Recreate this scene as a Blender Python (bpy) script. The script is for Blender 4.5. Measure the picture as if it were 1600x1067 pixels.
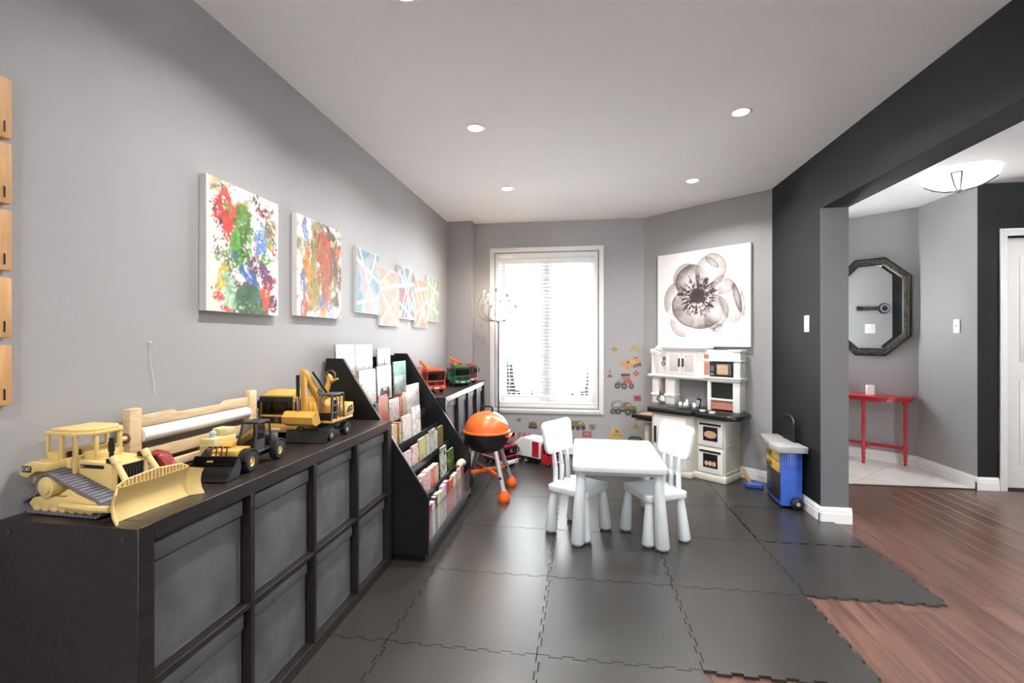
import bpy, bmesh, math, random
import numpy as np
from mathutils import Matrix, Vector
for _o in list(bpy.data.objects): bpy.data.objects.remove(_o)
SC = bpy.context.scene
COL = SC.collection
R = math.radians
# ------------------------------------------------------------------ camera
_c = bpy.data.cameras.new('camera'); _c.sensor_width = 36.0; _c.lens = 740.0/1600*36; _c.shift_y = -0.0022
_c.clip_start = 0.05
CAM = bpy.data.objects.new('camera', _c); COL.objects.link(CAM)
CAM.location = (0, 0, 1.232); CAM.rotation_euler = (R(90), 0, math.atan(108/740.0))
SC.camera = CAM
# ------------------------------------------------------------------ daylight: one even overcast sky all round
WORLD = bpy.data.worlds.new('overcast_sky'); SC.world = WORLD; WORLD.use_nodes = True
_bg = WORLD.node_tree.nodes['Background']; _bg.inputs[0].default_value = (0.90, 0.96, 1.0, 1); _bg.inputs[1].default_value = 10.5
def portal(name, loc, rot, sx, sy):
    l = bpy.data.lights.new(name, 'AREA'); l.shape = 'RECTANGLE'; l.size = sx; l.size_y = sy; l.cycles.is_portal = True
    o = bpy.data.objects.new(name, l); COL.objects.link(o); o.location = loc; o.rotation_euler = rot
portal('window_portal', (-0.37, 5.30, 1.31), (R(-90), 0, 0), 1.05, 1.55)
portal('rear_fill_window_portal', (0.5, -3.18, 1.6), (R(90), 0, 0), 1.2, 0.8)
portal('rear_fill_door_portal', (4.05, -3.18, 1.05), (R(90), 0, 0), 1.1, 2.1)  # portals for the two rear openings added as fill light
portal('entry_door_portal', (2.23, 5.72, 1.40), (R(-90), 0, 0), 0.45, 0.9)
_s = bpy.data.lights.new('bounce_sun', 'SUN'); _s.energy = 480.0; _s.angle = R(3); _s.color = (0.97, 0.99, 1.0)
SUN = bpy.data.objects.new('bounce_sun', _s); COL.objects.link(SUN); SUN.rotation_euler = (0, R(48), 0)     # added to light the ground for ceiling bounce; runs straight past both window walls
# ------------------------------------------------------------------ exposure
VS = SC.view_settings
SC.display_settings.display_device = 'sRGB'
VS.view_transform = 'Standard'; VS.look = 'None'; VS.exposure = 1.27; VS.gamma = 1.0; VS.use_curve_mapping = False
POT_W = 8.0          # each recessed ceiling lamp
FOYER_W = 1.8        # entry lamp
SC.cycles.max_bounces = 10; SC.cycles.diffuse_bounces = 6; SC.cycles.glossy_bounces = 4; SC.cycles.transparent_max_bounces = 16
SC.cycles.caustics_reflective = False; SC.cycles.caustics_refractive = False; SC.cycles.sample_clamp_indirect = 8.0

# ------------------------------------------------------------------ helpers
def lin(c): return c/12.92 if c <= 0.04045 else ((c+0.055)/1.055)**2.4
def H(h):
    h = h.lstrip('#'); return tuple(lin(int(h[i:i+2], 16)/255) for i in (0, 2, 4))
_MATS = {}
def mat(name, col, rough=0.5, metal=0.0, var=0.05, scale=6.0, bump=0.0, bscale=120.0, spec=0.5, coat=0.0, emit=None, estr=0.0, stretch=None):
    if name in _MATS: return _MATS[name]
    m = bpy.data.materials.new(name); m.use_nodes = True; nt = m.node_tree; N = nt.nodes; L = nt.links
    p = N['Principled BSDF']
    if isinstance(col, str): col = H(col)
    tc = N.new('ShaderNodeTexCoord'); mp = N.new('ShaderNodeMapping'); L.new(tc.outputs['Object'], mp.inputs[0])
    if stretch: mp.inputs['Scale'].default_value = stretch
    nz = N.new('ShaderNodeTexNoise'); nz.inputs['Scale'].default_value = scale; nz.inputs['Detail'].default_value = 4
    L.new(mp.outputs[0], nz.inputs['Vector'])
    cr = N.new('ShaderNodeValToRGB')
    cr.color_ramp.elements[0].position = 0.3; cr.color_ramp.elements[1].position = 0.7
    cr.color_ramp.elements[0].color = tuple(max(0, c*(1-var)) for c in col)+(1,)
    cr.color_ramp.elements[1].color = tuple(min(1, c*(1+var)) for c in col)+(1,)
    L.new(nz.outputs['Fac'], cr.inputs[0]); L.new(cr.outputs[0], p.inputs['Base Color'])
    p.inputs['Roughness'].default_value = rough; p.inputs['Metallic'].default_value = metal
    p.inputs['Specular IOR Level'].default_value = spec; p.inputs['Coat Weight'].default_value = coat
    if bump > 0:
        b = N.new('ShaderNodeBump'); n2 = N.new('ShaderNodeTexNoise'); n2.inputs['Scale'].default_value = bscale; n2.inputs['Detail'].default_value = 2
        L.new(mp.outputs[0], n2.inputs['Vector']); b.inputs['Strength'].default_value = bump; b.inputs['Distance'].default_value = 0.002
        L.new(n2.outputs['Fac'], b.inputs['Height']); L.new(b.outputs[0], p.inputs['Normal'])
    if emit:
        e = H(emit) if isinstance(emit, str) else emit
        p.inputs['Emission Color'].default_value = e+(1,); p.inputs['Emission Strength'].default_value = estr
    _MATS[name] = m; return m
def glassmat(name, tint=(1, 1, 1), ior=1.45, rough=0.02):
    if name in _MATS: return _MATS[name]
    m = bpy.data.materials.new(name); m.use_nodes = True; nt = m.node_tree; N = nt.nodes; L = nt.links
    N.remove(N['Principled BSDF']); out = N['Material Output']
    t = N.new('ShaderNodeBsdfTransparent'); t.inputs[0].default_value = tint+(1,)
    g = N.new('ShaderNodeBsdfGlossy'); g.inputs['Roughness'].default_value = rough
    f0 = ((ior-1)/(ior+1))**2      # Schlick reflectance, the same from both sides of the pane
    lw = N.new('ShaderNodeLayerWeight'); pw = N.new('ShaderNodeMath'); pw.operation = 'POWER'; pw.inputs[1].default_value = 5.0
    ma = N.new('ShaderNodeMath'); ma.operation = 'MULTIPLY_ADD'; ma.inputs[1].default_value = 1-f0; ma.inputs[2].default_value = f0
    L.new(lw.outputs['Facing'], pw.inputs[0]); L.new(pw.outputs[0], ma.inputs[0])
    mx = N.new('ShaderNodeMixShader'); L.new(ma.outputs[0], mx.inputs[0]); L.new(t.outputs[0], mx.inputs[1]); L.new(g.outputs[0], mx.inputs[2])
    L.new(mx.outputs[0], out.inputs[0]); _MATS[name] = m; return m
def artmat(name, rough=0.55):
    if name in _MATS: return _MATS[name]
    m = bpy.data.materials.new(name); m.use_nodes = True; N = m.node_tree.nodes; L = m.node_tree.links
    a = N.new('ShaderNodeVertexColor'); a.layer_name = 'paint'
    L.new(a.outputs[0], N['Principled BSDF'].inputs['Base Color']); N['Principled BSDF'].inputs['Roughness'].default_value = rough
    _MATS[name] = m; return m
def woodmat(name, c1, c2, rough=0.45, axis=(1, 1, 1), scale=3.0, bump=0.05, spec=0.5, var_obj=0.0):
    if name in _MATS: return _MATS[name]
    m = bpy.data.materials.new(name); m.use_nodes = True; N = m.node_tree.nodes; L = m.node_tree.links; p = N['Principled BSDF']
    tc = N.new('ShaderNodeTexCoord'); mp = N.new('ShaderNodeMapping'); mp.inputs['Scale'].default_value = axis
    oi = N.new('ShaderNodeObjectInfo'); cb = N.new('ShaderNodeCombineXYZ'); ml = N.new('ShaderNodeMath'); ml.operation = 'MULTIPLY'; ml.inputs[1].default_value = 37.0
    L.new(oi.outputs['Random'], ml.inputs[0]); L.new(ml.outputs[0], cb.inputs[0]); L.new(ml.outputs[0], cb.inputs[1])
    ad = N.new('ShaderNodeVectorMath'); ad.operation = 'ADD'; L.new(tc.outputs['Object'], ad.inputs[0]); L.new(cb.outputs[0], ad.inputs[1]); L.new(ad.outputs[0], mp.inputs[0])
    nz = N.new('ShaderNodeTexNoise'); nz.inputs['Scale'].default_value = scale; nz.inputs['Detail'].default_value = 6; nz.inputs['Distortion'].default_value = 0.8
    L.new(mp.outputs[0], nz.inputs['Vector'])
    cr = N.new('ShaderNodeValToRGB'); cr.color_ramp.elements[0].position = 0.32; cr.color_ramp.elements[1].position = 0.68
    cr.color_ramp.elements[0].color = H(c1)+(1,); cr.color_ramp.elements[1].color = H(c2)+(1,)
    L.new(nz.outputs['Fac'], cr.inputs[0])
    if var_obj > 0:
        hv = N.new('ShaderNodeHueSaturation'); mr = N.new('ShaderNodeMapRange'); mr.inputs[3].default_value = 1-var_obj; mr.inputs[4].default_value = 1+var_obj
        L.new(oi.outputs['Random'], mr.inputs[0]); L.new(mr.outputs[0], hv.inputs['Value']); L.new(cr.outputs[0], hv.inputs['Color']); L.new(hv.outputs[0], p.inputs['Base Color'])
    else: L.new(cr.outputs[0], p.inputs['Base Color'])
    b = N.new('ShaderNodeBump'); b.inputs['Strength'].default_value = bump; b.inputs['Distance'].default_value = 0.002
    L.new(nz.outputs['Fac'], b.inputs['Height']); L.new(b.outputs[0], p.inputs['Normal'])
    p.inputs['Roughness'].default_value = rough; p.inputs['Specular IOR Level'].default_value = spec
    _MATS[name] = m; return m

def rrect(w, h, r, n=5, cx=0.0, cy=0.0):
    pts = []
    for (sx, sy, a0) in ((1, 1, 0), (-1, 1, 90), (-1, -1, 180), (1, -1, 270)):
        for k in range(n+1):
            a = R(a0+90*k/n); pts.append((cx+sx*(w/2-r)+r*math.cos(a), cy+sy*(h/2-r)+r*math.sin(a)))
    return pts
def circ(r, n=20, cx=0.0, cy=0.0, ry=None, a0=0.0):
    ry = r if ry is None else ry
    return [(cx+r*math.cos(a0+2*math.pi*k/n), cy+ry*math.sin(a0+2*math.pi*k/n)) for k in range(n)]
class G:
    """collects shapes; build() links them as ONE mesh object"""
    def __init__(s, M=None): s.v = []; s.f = []; s.mi = []; s.M = M or Matrix()
    def add(s, vs, fs, mi=0):
        o = len(s.v); s.v += [tuple(s.M @ Vector(p)) for p in vs]
        for f in fs: s.f.append([o+i for i in f]); s.mi.append(mi)
        return s
    def box(s, x0, x1, y0, y1, z0, z1, mi=0):
        v = [(x, y, z) for x in (x0, x1) for y in (y0, y1) for z in (z0, z1)]
        return s.add(v, [(0, 1, 3, 2), (4, 6, 7, 5), (0, 4, 5, 1), (2, 3, 7, 6), (0, 2, 6, 4), (1, 5, 7, 3)], mi)
    def hexa(s, b, t, mi=0):   # b, t: 4 points each (bottom ring, top ring)
        return s.add(list(b)+list(t), [(3, 2, 1, 0), (4, 5, 6, 7), (0, 1, 5, 4), (1, 2, 6, 5), (2, 3, 7, 6), (3, 0, 4, 7)], mi)
    def prism(s, pts, axis, lo, hi, mi=0):   # polygon pts in the other two axes, extruded along axis
        n = len(pts)
        def P(a, b, c): return {'x': (c, a, b), 'y': (a, c, b), 'z': (a, b, c)}[axis]
        v = [P(a, b, lo) for a, b in pts]+[P(a, b, hi) for a, b in pts]
        return s.add(v, [tuple(range(n-1, -1, -1)), tuple(range(n, 2*n))]+[(i, (i+1) % n, n+(i+1) % n, n+i) for i in range(n)], mi)
    def cyl(s, p0, p1, r0, r1=None, n=16, mi=0, caps=True):
        r1 = r0 if r1 is None else r1; p0 = Vector(p0); p1 = Vector(p1); d = (p1-p0).normalized()
        u = d.orthogonal().normalized(); w = d.cross(u); v = []
        for p, r in ((p0, r0), (p1, r1)):
            for k in range(n):
                a = 2*math.pi*k/n; v.append(tuple(p+u*(r*math.cos(a))+w*(r*math.sin(a))))
        f = [(i, (i+1) % n, n+(i+1) % n, n+i) for i in range(n)]
        if caps: f += [tuple(range(n-1, -1, -1)), tuple(range(n, 2*n))]
        return s.add(v, f, mi)
    def lathe(s, prof, c=(0, 0, 0), n=24, mi=0, axis='z', a0=0.0, a1=360.0):
        full = abs(a1-a0) >= 359.9; v = []; m = len(prof); K = n if full else n+1
        for k in range(K):
            a = R(a0+(a1-a0)*k/n)
            for r, z in prof:
                q = (r*math.cos(a), r*math.sin(a), z)
                if axis == 'x': q = (q[2], q[0], q[1])
                elif axis == 'y': q = (q[0], q[2], q[1])
                v.append((c[0]+q[0], c[1]+q[1], c[2]+q[2]))
        f = []
        for k in range(n):
            k2 = (k+1) % K
            for i in range(m-1): f.append((k*m+i, k2*m+i, k2*m+i+1, k*m+i+1))
        return s.add(v, f, mi)
    def tube(s, path, r, n=8, mi=0, closed=False):
        P = [Vector(p) for p in path]; K = len(P); v = []; u = None
        for i in range(K):
            if closed: t = (P[(i+1) % K]-P[i-1]).normalized()
            else: t = (P[min(i+1, K-1)]-P[max(i-1, 0)]).normalized()
            u = t.orthogonal().normalized() if u is None else (u-t*u.dot(t)).normalized()
            w = t.cross(u); rr = r[i] if isinstance(r, (list, tuple)) else r
            for k in range(n):
                a = 2*math.pi*k/n; v.append(tuple(P[i]+u*(rr*math.cos(a))+w*(rr*math.sin(a))))
        f = []
        for i in range(K if closed else K-1):
            j = (i+1) % K
            for k in range(n): f.append((i*n+k, i*n+(k+1) % n, j*n+(k+1) % n, j*n+k))
        if not closed: f += [tuple(range(n-1, -1, -1)), tuple(range((K-1)*n, K*n))]
        return s.add(v, f, mi)
    def sph(s, c, r, n=14, m=9, mi=0, sc=(1, 1, 1)):
        v = [(c[0], c[1], c[2]-r*sc[2])]
        for i in range(1, m):
            b = -math.pi/2+math.pi*i/m
            for k in range(n):
                a = 2*math.pi*k/n; v.append((c[0]+r*sc[0]*math.cos(b)*math.cos(a), c[1]+r*sc[1]*math.cos(b)*math.sin(a), c[2]+r*sc[2]*math.sin(b)))
        v.append((c[0], c[1], c[2]+r*sc[2])); f = []
        for k in range(n):
            f.append((0, 1+(k+1) % n, 1+k)); f.append((len(v)-1, 1+(m-2)*n+k, 1+(m-2)*n+(k+1) % n))
            for i in range(m-2): f.append((1+i*n+k, 1+i*n+(k+1) % n, 1+(i+1)*n+(k+1) % n, 1+(i+1)*n+k))
        return s.add(v, f, mi)
    def text(s, txt, size, M, depth=0.0008, mi=0):   # lettering in local XY, M places it
        cu = bpy.data.curves.new('txt', 'FONT'); cu.body = txt; cu.size = size; cu.extrude = depth/2; cu.align_x = 'CENTER'; cu.align_y = 'CENTER'; cu.resolution_u = 3
        o = bpy.data.objects.new('txt', cu); COL.objects.link(o)
        dg = bpy.context.evaluated_depsgraph_get(); me = bpy.data.meshes.new_from_object(o.evaluated_get(dg))
        s.add([tuple(M @ v.co) for v in me.vertices], [tuple(p.vertices) for p in me.polygons], mi)
        bpy.data.objects.remove(o); bpy.data.meshes.remove(me); bpy.data.curves.remove(cu); return s
    def build(s, name, mats, parent=None, smooth=40, bev=0.0, seg=2, loc=None, rz=None, fix=True):
        me = bpy.data.meshes.new(name); me.from_pydata(s.v, [], s.f)
        if not isinstance(mats, (list, tuple)): mats = [mats]
        for m in mats: me.materials.append(m)
        for p, i in zip(me.polygons, s.mi): p.material_index = i
        if fix or bev > 0:
            bm = bmesh.new(); bm.from_mesh(me)
            if fix: bmesh.ops.recalc_face_normals(bm, faces=bm.faces)
            if bev > 0:
                ed = [e for e in bm.edges if len(e.link_faces) == 2 and e.calc_face_angle(0) > R(32)]
                bmesh.ops.bevel(bm, geom=ed, offset=bev, segments=seg, affect='EDGES', profile=0.5, clamp_overlap=True)
            bm.to_mesh(me); bm.free()
        if smooth:
            for p in me.polygons: p.use_smooth = True
            me.set_sharp_from_angle(angle=R(smooth))
        o = bpy.data.objects.new(name, me); COL.objects.link(o)
        if parent: o.parent = parent
        if loc: o.location = loc
        if rz is not None: o.rotation_euler = (0, 0, rz)
        return o
def tag(o, label=None, cat=None, group=None, kind=None):
    if label: o['label'] = label
    if cat: o['category'] = cat
    if group: o['group'] = group
    if kind: o['kind'] = kind
    return o
def thing(name, label, cat, loc=(0, 0, 0), rz=0.0, group=None):
    o = bpy.data.objects.new(name, None); COL.objects.link(o); o.empty_display_size = 0.05
    o.location = loc; o.rotation_euler = (0, 0, rz); return tag(o, label, cat, group)
def kids(o): return [c for c in bpy.data.objects if c.parent == o]
def dup(root, loc=None, rz=None, label=None):
    def rec(o, par):
        c = o.copy(); COL.objects.link(c); c.parent = par
        for k in kids(o): rec(k, c)
        return c
    r = rec(root, None)
    if loc is not None: r.location = loc
    if rz is not None: r.rotation_euler = (0, 0, rz)
    if label: r['label'] = label
    return r
def struct(name, g, m, **k):
    return tag(g.build(name, m, **k), kind='structure')
def wallM(ax, ay, bx, by):   # local x along a wall from a to b, local y out of the wall into the room, z up
    d = Vector((bx-ax, by-ay, 0)).normalized(); n = Vector((d.y, -d.x, 0))
    return Matrix(((d.x, n.x, 0, ax), (d.y, n.y, 0, ay), (0, 0, 1, 0), (0, 0, 0, 1)))
# ================================================================== materials of the place
WALL = mat('wall_grey_paint', '#a1a0a0', 0.62, var=0.02, scale=2.5, bump=0.12, bscale=160)
DARK = mat('wall_charcoal_paint', '#1f1f21', 0.6, spec=0.2, var=0.03, scale=2.5, bump=0.1, bscale=160)
CEIL = mat('ceiling_white_paint', '#f4f4f5', 0.8, var=0.01, scale=2)
TRIM = mat('trim_white_gloss', '#efeeec', 0.35, var=0.015)
DOORW = mat('door_white_paint', '#e6e5e2', 0.4, var=0.015)
FOAM = mat('foam_mat_grey', '#2f2d2b', 0.31, var=0.10, scale=5, bump=0.08, bscale=300, spec=0.85)
PLANK = woodmat('laminate_walnut', '#4a342c', '#705145', 0.28, axis=(9, 0.7, 1), scale=3.0, bump=0.04, spec=0.55, var_obj=0.16)
SUBFLOOR = mat('subfloor_brown', '#2c1b14', 0.6)
CERAMIC = mat('ceramic_tile_cream', '#d9d5d0', 0.22, var=0.05, scale=7)
GROUT = mat('grout_grey', '#9a958f', 0.8)
GLASS = glassmat('window_glass')
BLK_WOOD = woodmat('black_brown_veneer', '#1c1716', '#2c2624', 0.36, axis=(14, 1, 14), scale=5.0, bump=0.05, spec=0.5)
BLK = mat('black_lacquer', '#141415', 0.38, var=0.08)
CHROME = mat('chrome', '#d6d6d8', 0.12, metal=1.0, var=0.01)
BLKP = mat('black_plastic', '#17171a', 0.4, var=0.08)
WHITEP = mat('white_plastic', '#e9ebec', 0.38, var=0.01)
# ================================================================== setting
CZ = 2.505; WX = -1.44; RX = 1.6; RX2 = 1.77; BY = 5.12
A45 = (0.65, BY); B45 = (RX, 4.285)
fl = struct('floor', G().box(-1.6, 5.0, -3.1, 5.7, -0.12, -0.006), SUBFLOOR)
# laminate planks run away from the camera
random.seed(4)
PW = 0.122; pm = {}
def plank_mesh(length):
    key = round(length, 3)
    if key not in pm:
        o = G().box(-PW/2+0.0004, PW/2-0.0004, 0.0004, length-0.0004, -0.0058, 0).build('plank', PLANK, bev=0.0006, seg=1, smooth=0)
        pm[key] = o.data; bpy.data.objects.remove(o)
    return pm[key]
x = -0.02; row = 0
while x < 4.7:
    y = -0.9-0.5*random.random(); ymax = 4.372 if x+PW/2 > RX+0.08 else 3.4
    while y < ymax-0.05:
        ln = random.choice((1.2, 1.2, 0.8)); ln = min(ln, round(ymax-y, 3))
        if not (x < 0.3 and y+ln < 0.9) and not (x < 0.95 and y > 2.4):
            o = bpy.data.objects.new('plank', plank_mesh(ln)); COL.objects.link(o); o.parent = fl; o.location = (x+PW/2, y, 0)
        y += ln
    x += PW
# entry floor: square tiles laid on the diagonal, clipped to the entry
def clip(poly, ax, lim, keep_less):
    out = []
    for i in range(len(poly)):
        a = poly[i]; b = poly[(i+1) % len(poly)]; ia = (a[ax] <= lim) == keep_less; ib = (b[ax] <= lim) == keep_less
        if ia: out.append(a)
        if ia != ib:
            t = (lim-a[ax])/(b[ax]-a[ax]); out.append(tuple(a[k]+(b[k]-a[k])*t for k in (0, 1)))
    return out
ef = struct('floor_entry', G().box(RX2, 3.23, 4.374, 5.56, -0.006, -0.001), GROUT)
S = 0.335; c45 = math.sqrt(0.5)
for i in range(-8, 14):
    for j in range(-8, 14):
        q = []
        for (a, b) in ((0, 0), (1, 0), (1, 1), (0, 1)):
            u = (i+a)*S+(0.002 if a == 0 else -0.002); v = (j+b)*S+(0.002 if b == 0 else -0.002)
            q.append((2.24+(u-v)*c45, 4.36+(u+v)*c45))
        for ax, lim, kl in ((0, RX2+0.001, False), (0, 3.20, True), (1, 4.395, False), (1, 5.54, True)):
            if q: q = clip(q, ax, lim, kl)
        if len(q) > 2 and max(p[0] for p in q)-min(p[0] for p in q) > 0.02:
            G().prism(q, 'z', -0.0008, 0.004).build('tile', CERAMIC, ef, smooth=0)
struct('trim_1', G().box(RX2, 3.2, 4.372, 4.396, -0.001, 0.008), mat('threshold_strip', '#3a2a22', 0.4), bev=0.002)
struct('ceiling', G().box(-1.6, 5.0, -3.1, 5.7, CZ, CZ+0.1), CEIL)
struct('wall_left', G().box(WX-0.12, WX, -3.1, 5.3, 0, CZ), WALL)
struct('wall_column', G().box(WX, -1.165, 4.985, BY, 0, CZ), WALL)
# window wall with the opening
OX0, OX1, OZ0, OZ1 = -0.895, 0.145, 0.535, 2.13
g = G().box(-1.6, OX0, BY, BY+0.16, 0, CZ).box(OX1, 0.75, BY, BY+0.16, 0, CZ).box(OX0, OX1, BY, BY+0.16, 0, OZ0).box(OX0, OX1, BY, BY+0.16, OZ1, CZ)
struct('wall_back', g, WALL)
MA = wallM(A45[0], A45[1], B45[0], B45[1]); LA = math.hypot(B45[0]-A45[0], B45[1]-A45[1])
struct('wall_angled', G(MA).box(-0.06, LA+0.10, -0.12, 0, 0, CZ), WALL)
# charcoal dividing wall with the wide opening
g = G().box(RX, RX2, 3.467, 4.40, 0, CZ)
struct('wall_right', g, DARK)
struct('wall_right_header', G().box(RX, RX2, 0.9, 3.467, 2.115, CZ), DARK)
struct('wall_right_near', G().box(RX, RX2, -3.1, 0.9, 0, CZ), DARK)
struct('wall_jamb', G().box(RX, RX2, 3.459, 3.467, 0, 2.115), mat('jamb_grey_paint', '#666667', 0.6, var=0.02, scale=2.5, bump=0.1, bscale=160))
struct('wall_entry_left', G().box(RX2-0.1, RX2+0.003, 4.40, 5.7, 0, CZ), WALL)
# entry: outer wall with the glazed door, diagonal mirror wall, return wall
g = G().box(RX2, 1.80, 5.56, 5.7, 0, CZ).box(2.66, 2.9, 5.56, 5.7, 0, CZ).box(1.80, 2.66, 5.56, 5.7, 2.1, CZ)
struct('wall_entry_outer', g, WALL)
d2 = struct('door_2', G().box(1.80, 2.03, 5.6, 5.645, 0.0, 2.1).box(2.43, 2.66, 5.6, 5.645, 0.0, 2.1).box(2.03, 2.43, 5.6, 5.645, 0.0, 0.97).box(2.03, 2.43, 5.6, 5.645, 1.82, 2.1), DOORW)
G().box(2.03, 2.43, 5.62, 5.626, 0.97, 1.82).build('pane', GLASS, d2)
MM = wallM(2.712, 5.561, 3.212, 5.073)
LMW = math.hypot(0.5, 0.488)
struct('wall_mirror', G(MM).box(-0.08, LMW+0.08, -0.1, 0, 0, CZ), WALL)
struct('wall_entry_right', G().box(3.212, 3.31, 4.39, 5.12, 0, CZ), WALL)
g = G().box(3.2125, 3.405, 4.388, 4.50, 0, CZ).box(3.405, 4.24, 4.388, 4.50, 2.075, CZ).box(4.24, 5.0, 4.388, 4.50, 0, CZ)
struct('wall_hall_end', g, DARK)
struct('wall_leak_blocker', G().box(3.32, 4.5, 4.50, 4.58, 0, CZ), WALL)  # added behind the hall door to block daylight leaking round it
struct('wall_hall_right', G().box(5.0, 5.1, -3.1, 4.5, 0, CZ), WALL)
# rear of the open plan room: window openings added to let in fill light
g = G().box(-1.6, -0.1, -3.2, -3.08, 0, CZ).box(1.1, 3.5, -3.2, -3.08, 0, CZ).box(4.6, 5.1, -3.2, -3.08, 0, CZ).box(3.5, 4.6, -3.2, -3.08, 2.1, CZ).box(-0.1, 1.1, -3.2, -3.08, 2.0, CZ).box(-0.1, 1.1, -3.2, -3.08, 0, 1.2)
struct('wall_rear', g, WALL)
def sash(name, x0, x1, z0, z1):
    w = struct(name, G().box(x0, x0+0.06, -3.16, -3.1, z0, z1).box(x1-0.06, x1, -3.16, -3.1, z0, z1).box(x0+0.06, x1-0.06, -3.16, -3.1, z0, z0+0.06).box(x0+0.06, x1-0.06, -3.16, -3.1, z1-0.06, z1), TRIM)
    G().box(x0+0.06, x1-0.06, -3.132, -3.128, z0+0.06, z1-0.06).build('pane', GLASS, w)
sash('fill_window_2', -0.1, 1.1, 1.2, 2.0); sash('fill_window_3', 3.5, 4.6, 0.0, 2.1)  # both made up, unseen, to send daylight in from behind
# hall door
d1 = struct('door_1', G().box(3.425, 4.225, 4.425, 4.462, 0.018, 2.06), DOORW, bev=0.002)
for (zz0, zz1) in ((0.2, 0.9), (1.05, 1.9)):
    for (xx0, xx1) in ((3.54, 3.78), (3.87, 4.11)):
        G().box(xx0, xx1, 4.418, 4.426, zz0, zz1).build('panel', DOORW, d1, bev=0.004)
G().cyl((4.16, 4.425, 1.0), (4.16, 4.37, 1.0), 0.012).sph((4.16, 4.36, 1.0), 0.028).build('door_knob', CHROME, d1)
def casing(prof_w, x0, x1, z1, y):
    g = G()
    for (a, b, d) in ((0, prof_w, 0.016), (prof_w*0.62, prof_w, 0.024)):
        g.box(x0-b, x0-a, y-d, y, 0, z1+b).box(x1+a, x1+b, y-d, y, 0, z1+b).box(x0-a, x1+a, y-d, y, z1+a, z1+b)
    return g
struct('trim_2', casing(0.058, 3.418, 4.23, 2.07, 4.388), TRIM, bev=0.003)
# baseboards: stepped profile along each wall
def baseboard(name, M, x0, x1, h=0.105, t=0.016):
    pts = [(0.0, 0), (t, 0), (t, h*0.62), (t*0.8, h*0.68), (t*0.8, h*0.8), (t*0.35, h), (0, h)]
    g = G(M); n = len(pts)
    v = [(x0, a, b) for a, b in pts]+[(x1, a, b) for a, b in pts]
    g.add(v, [tuple(range(n)), tuple(range(n, 2*n))]+[(i, (i+1) % n, n+(i+1) % n, n+i) for i in range(n)])
    return struct(name, g, TRIM, smooth=0)
baseboard('baseboard_left', wallM(WX, -3.0, WX, 4.985), 0, 7.98)
baseboard('baseboard_back', wallM(-1.165, BY, A45[0], BY), 0.0, 1.815)
baseboard('baseboard_angled', MA, 0.0, LA)
baseboard('baseboard_right', wallM(RX, 4.285, RX, 3.459), 0, 0.842)
baseboard('baseboard_jamb', wallM(RX, 3.459, RX2, 3.459), -0.016, 0.186)
baseboard('baseboard_right_inner', wallM(RX2, 3.459, RX2, 5.5), 0, 0.92)
baseboard('baseboard_mirror', MM, 0, LMW)
baseboard('baseboard_entry', wallM(3.212, 5.073, 3.212, 4.388), 0.0, 0.701)
baseboard('baseboard_hall', wallM(3.212, 4.388, 3.36, 4.388), -0.016, 0.148)
# ------------------------------------------------------------------ window with casing, sashes and blind
g = G(); cx0, cx1, cz0, cz1 = -0.99, 0.237, 0.43, 2.228
for (a, d) in ((0.0, 0.016), (0.02, 0.026), (0.062, 0.020)):
    b = 0.035 if a == 0.0 else (0.03 if a == 0.02 else 0.036)
    X0, X1, Z0, Z1 = cx0+a, cx1-a, cz0+a, cz1-a
    g.box(X0, X0+b, BY-d, BY, Z0, Z1).box(X1-b, X1, BY-d, BY, Z0, Z1).box(X0+b, X1-b, BY-d, BY, Z0, Z0+b).box(X0+b, X1-b, BY-d, BY, Z1-b, Z1)
struct('trim_3', g, TRIM, bev=0.003)
w1 = struct('window_1', G().box(OX0, OX0+0.012, BY-0.004, BY+0.16, OZ0, OZ1).box(OX1-0.012, OX1, BY-0.004, BY+0.16, OZ0, OZ1).box(OX0, OX1, BY-0.004, BY+0.16, OZ0, OZ0+0.014).box(OX0, OX1, BY-0.004, BY+0.16, OZ1-0.014, OZ1), TRIM)
MUL = -0.375
for (a, b) in ((OX0+0.012, MUL-0.02), (MUL+0.02, OX1-0.012)):
    s = G().box(a, a+0.055, BY+0.09, BY+0.14, OZ0+0.014, OZ1-0.014).box(b-0.055, b, BY+0.09, BY+0.14, OZ0+0.014, OZ1-0.014).box(a+0.055, b-0.055, BY+0.09, BY+0.14, OZ0+0.014, OZ0+0.075).box(a+0.055, b-0.055, BY+0.09, BY+0.14, OZ1-0.075, OZ1-0.014).build('window_sash', TRIM, w1, bev=0.003)
    G().box(a+0.055, b-0.055, BY+0.112, BY+0.116, OZ0+0.075, OZ1-0.075).build('pane', GLASS, s)
G().box(MUL-0.02, MUL+0.02, BY+0.085, BY+0.15, OZ0, OZ1).build('mullion', TRIM, w1)
bl = thing('window_blind', 'white horizontal slat blind let down inside the window', 'blind', (MUL, BY+0.045, OZ1-0.015))
WB = OX1-OX0-0.05
G().box(-WB/2-0.008, WB/2+0.008, -0.03, 0.026, -0.062, 0).build('headrail', TRIM, bl, bev=0.003)
SLAT = mat('blind_slat_white', '#bcbcba', 0.45, var=0.01)
n = 37; z0 = -0.085; dz = 1.42/n
sl0 = None
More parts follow.
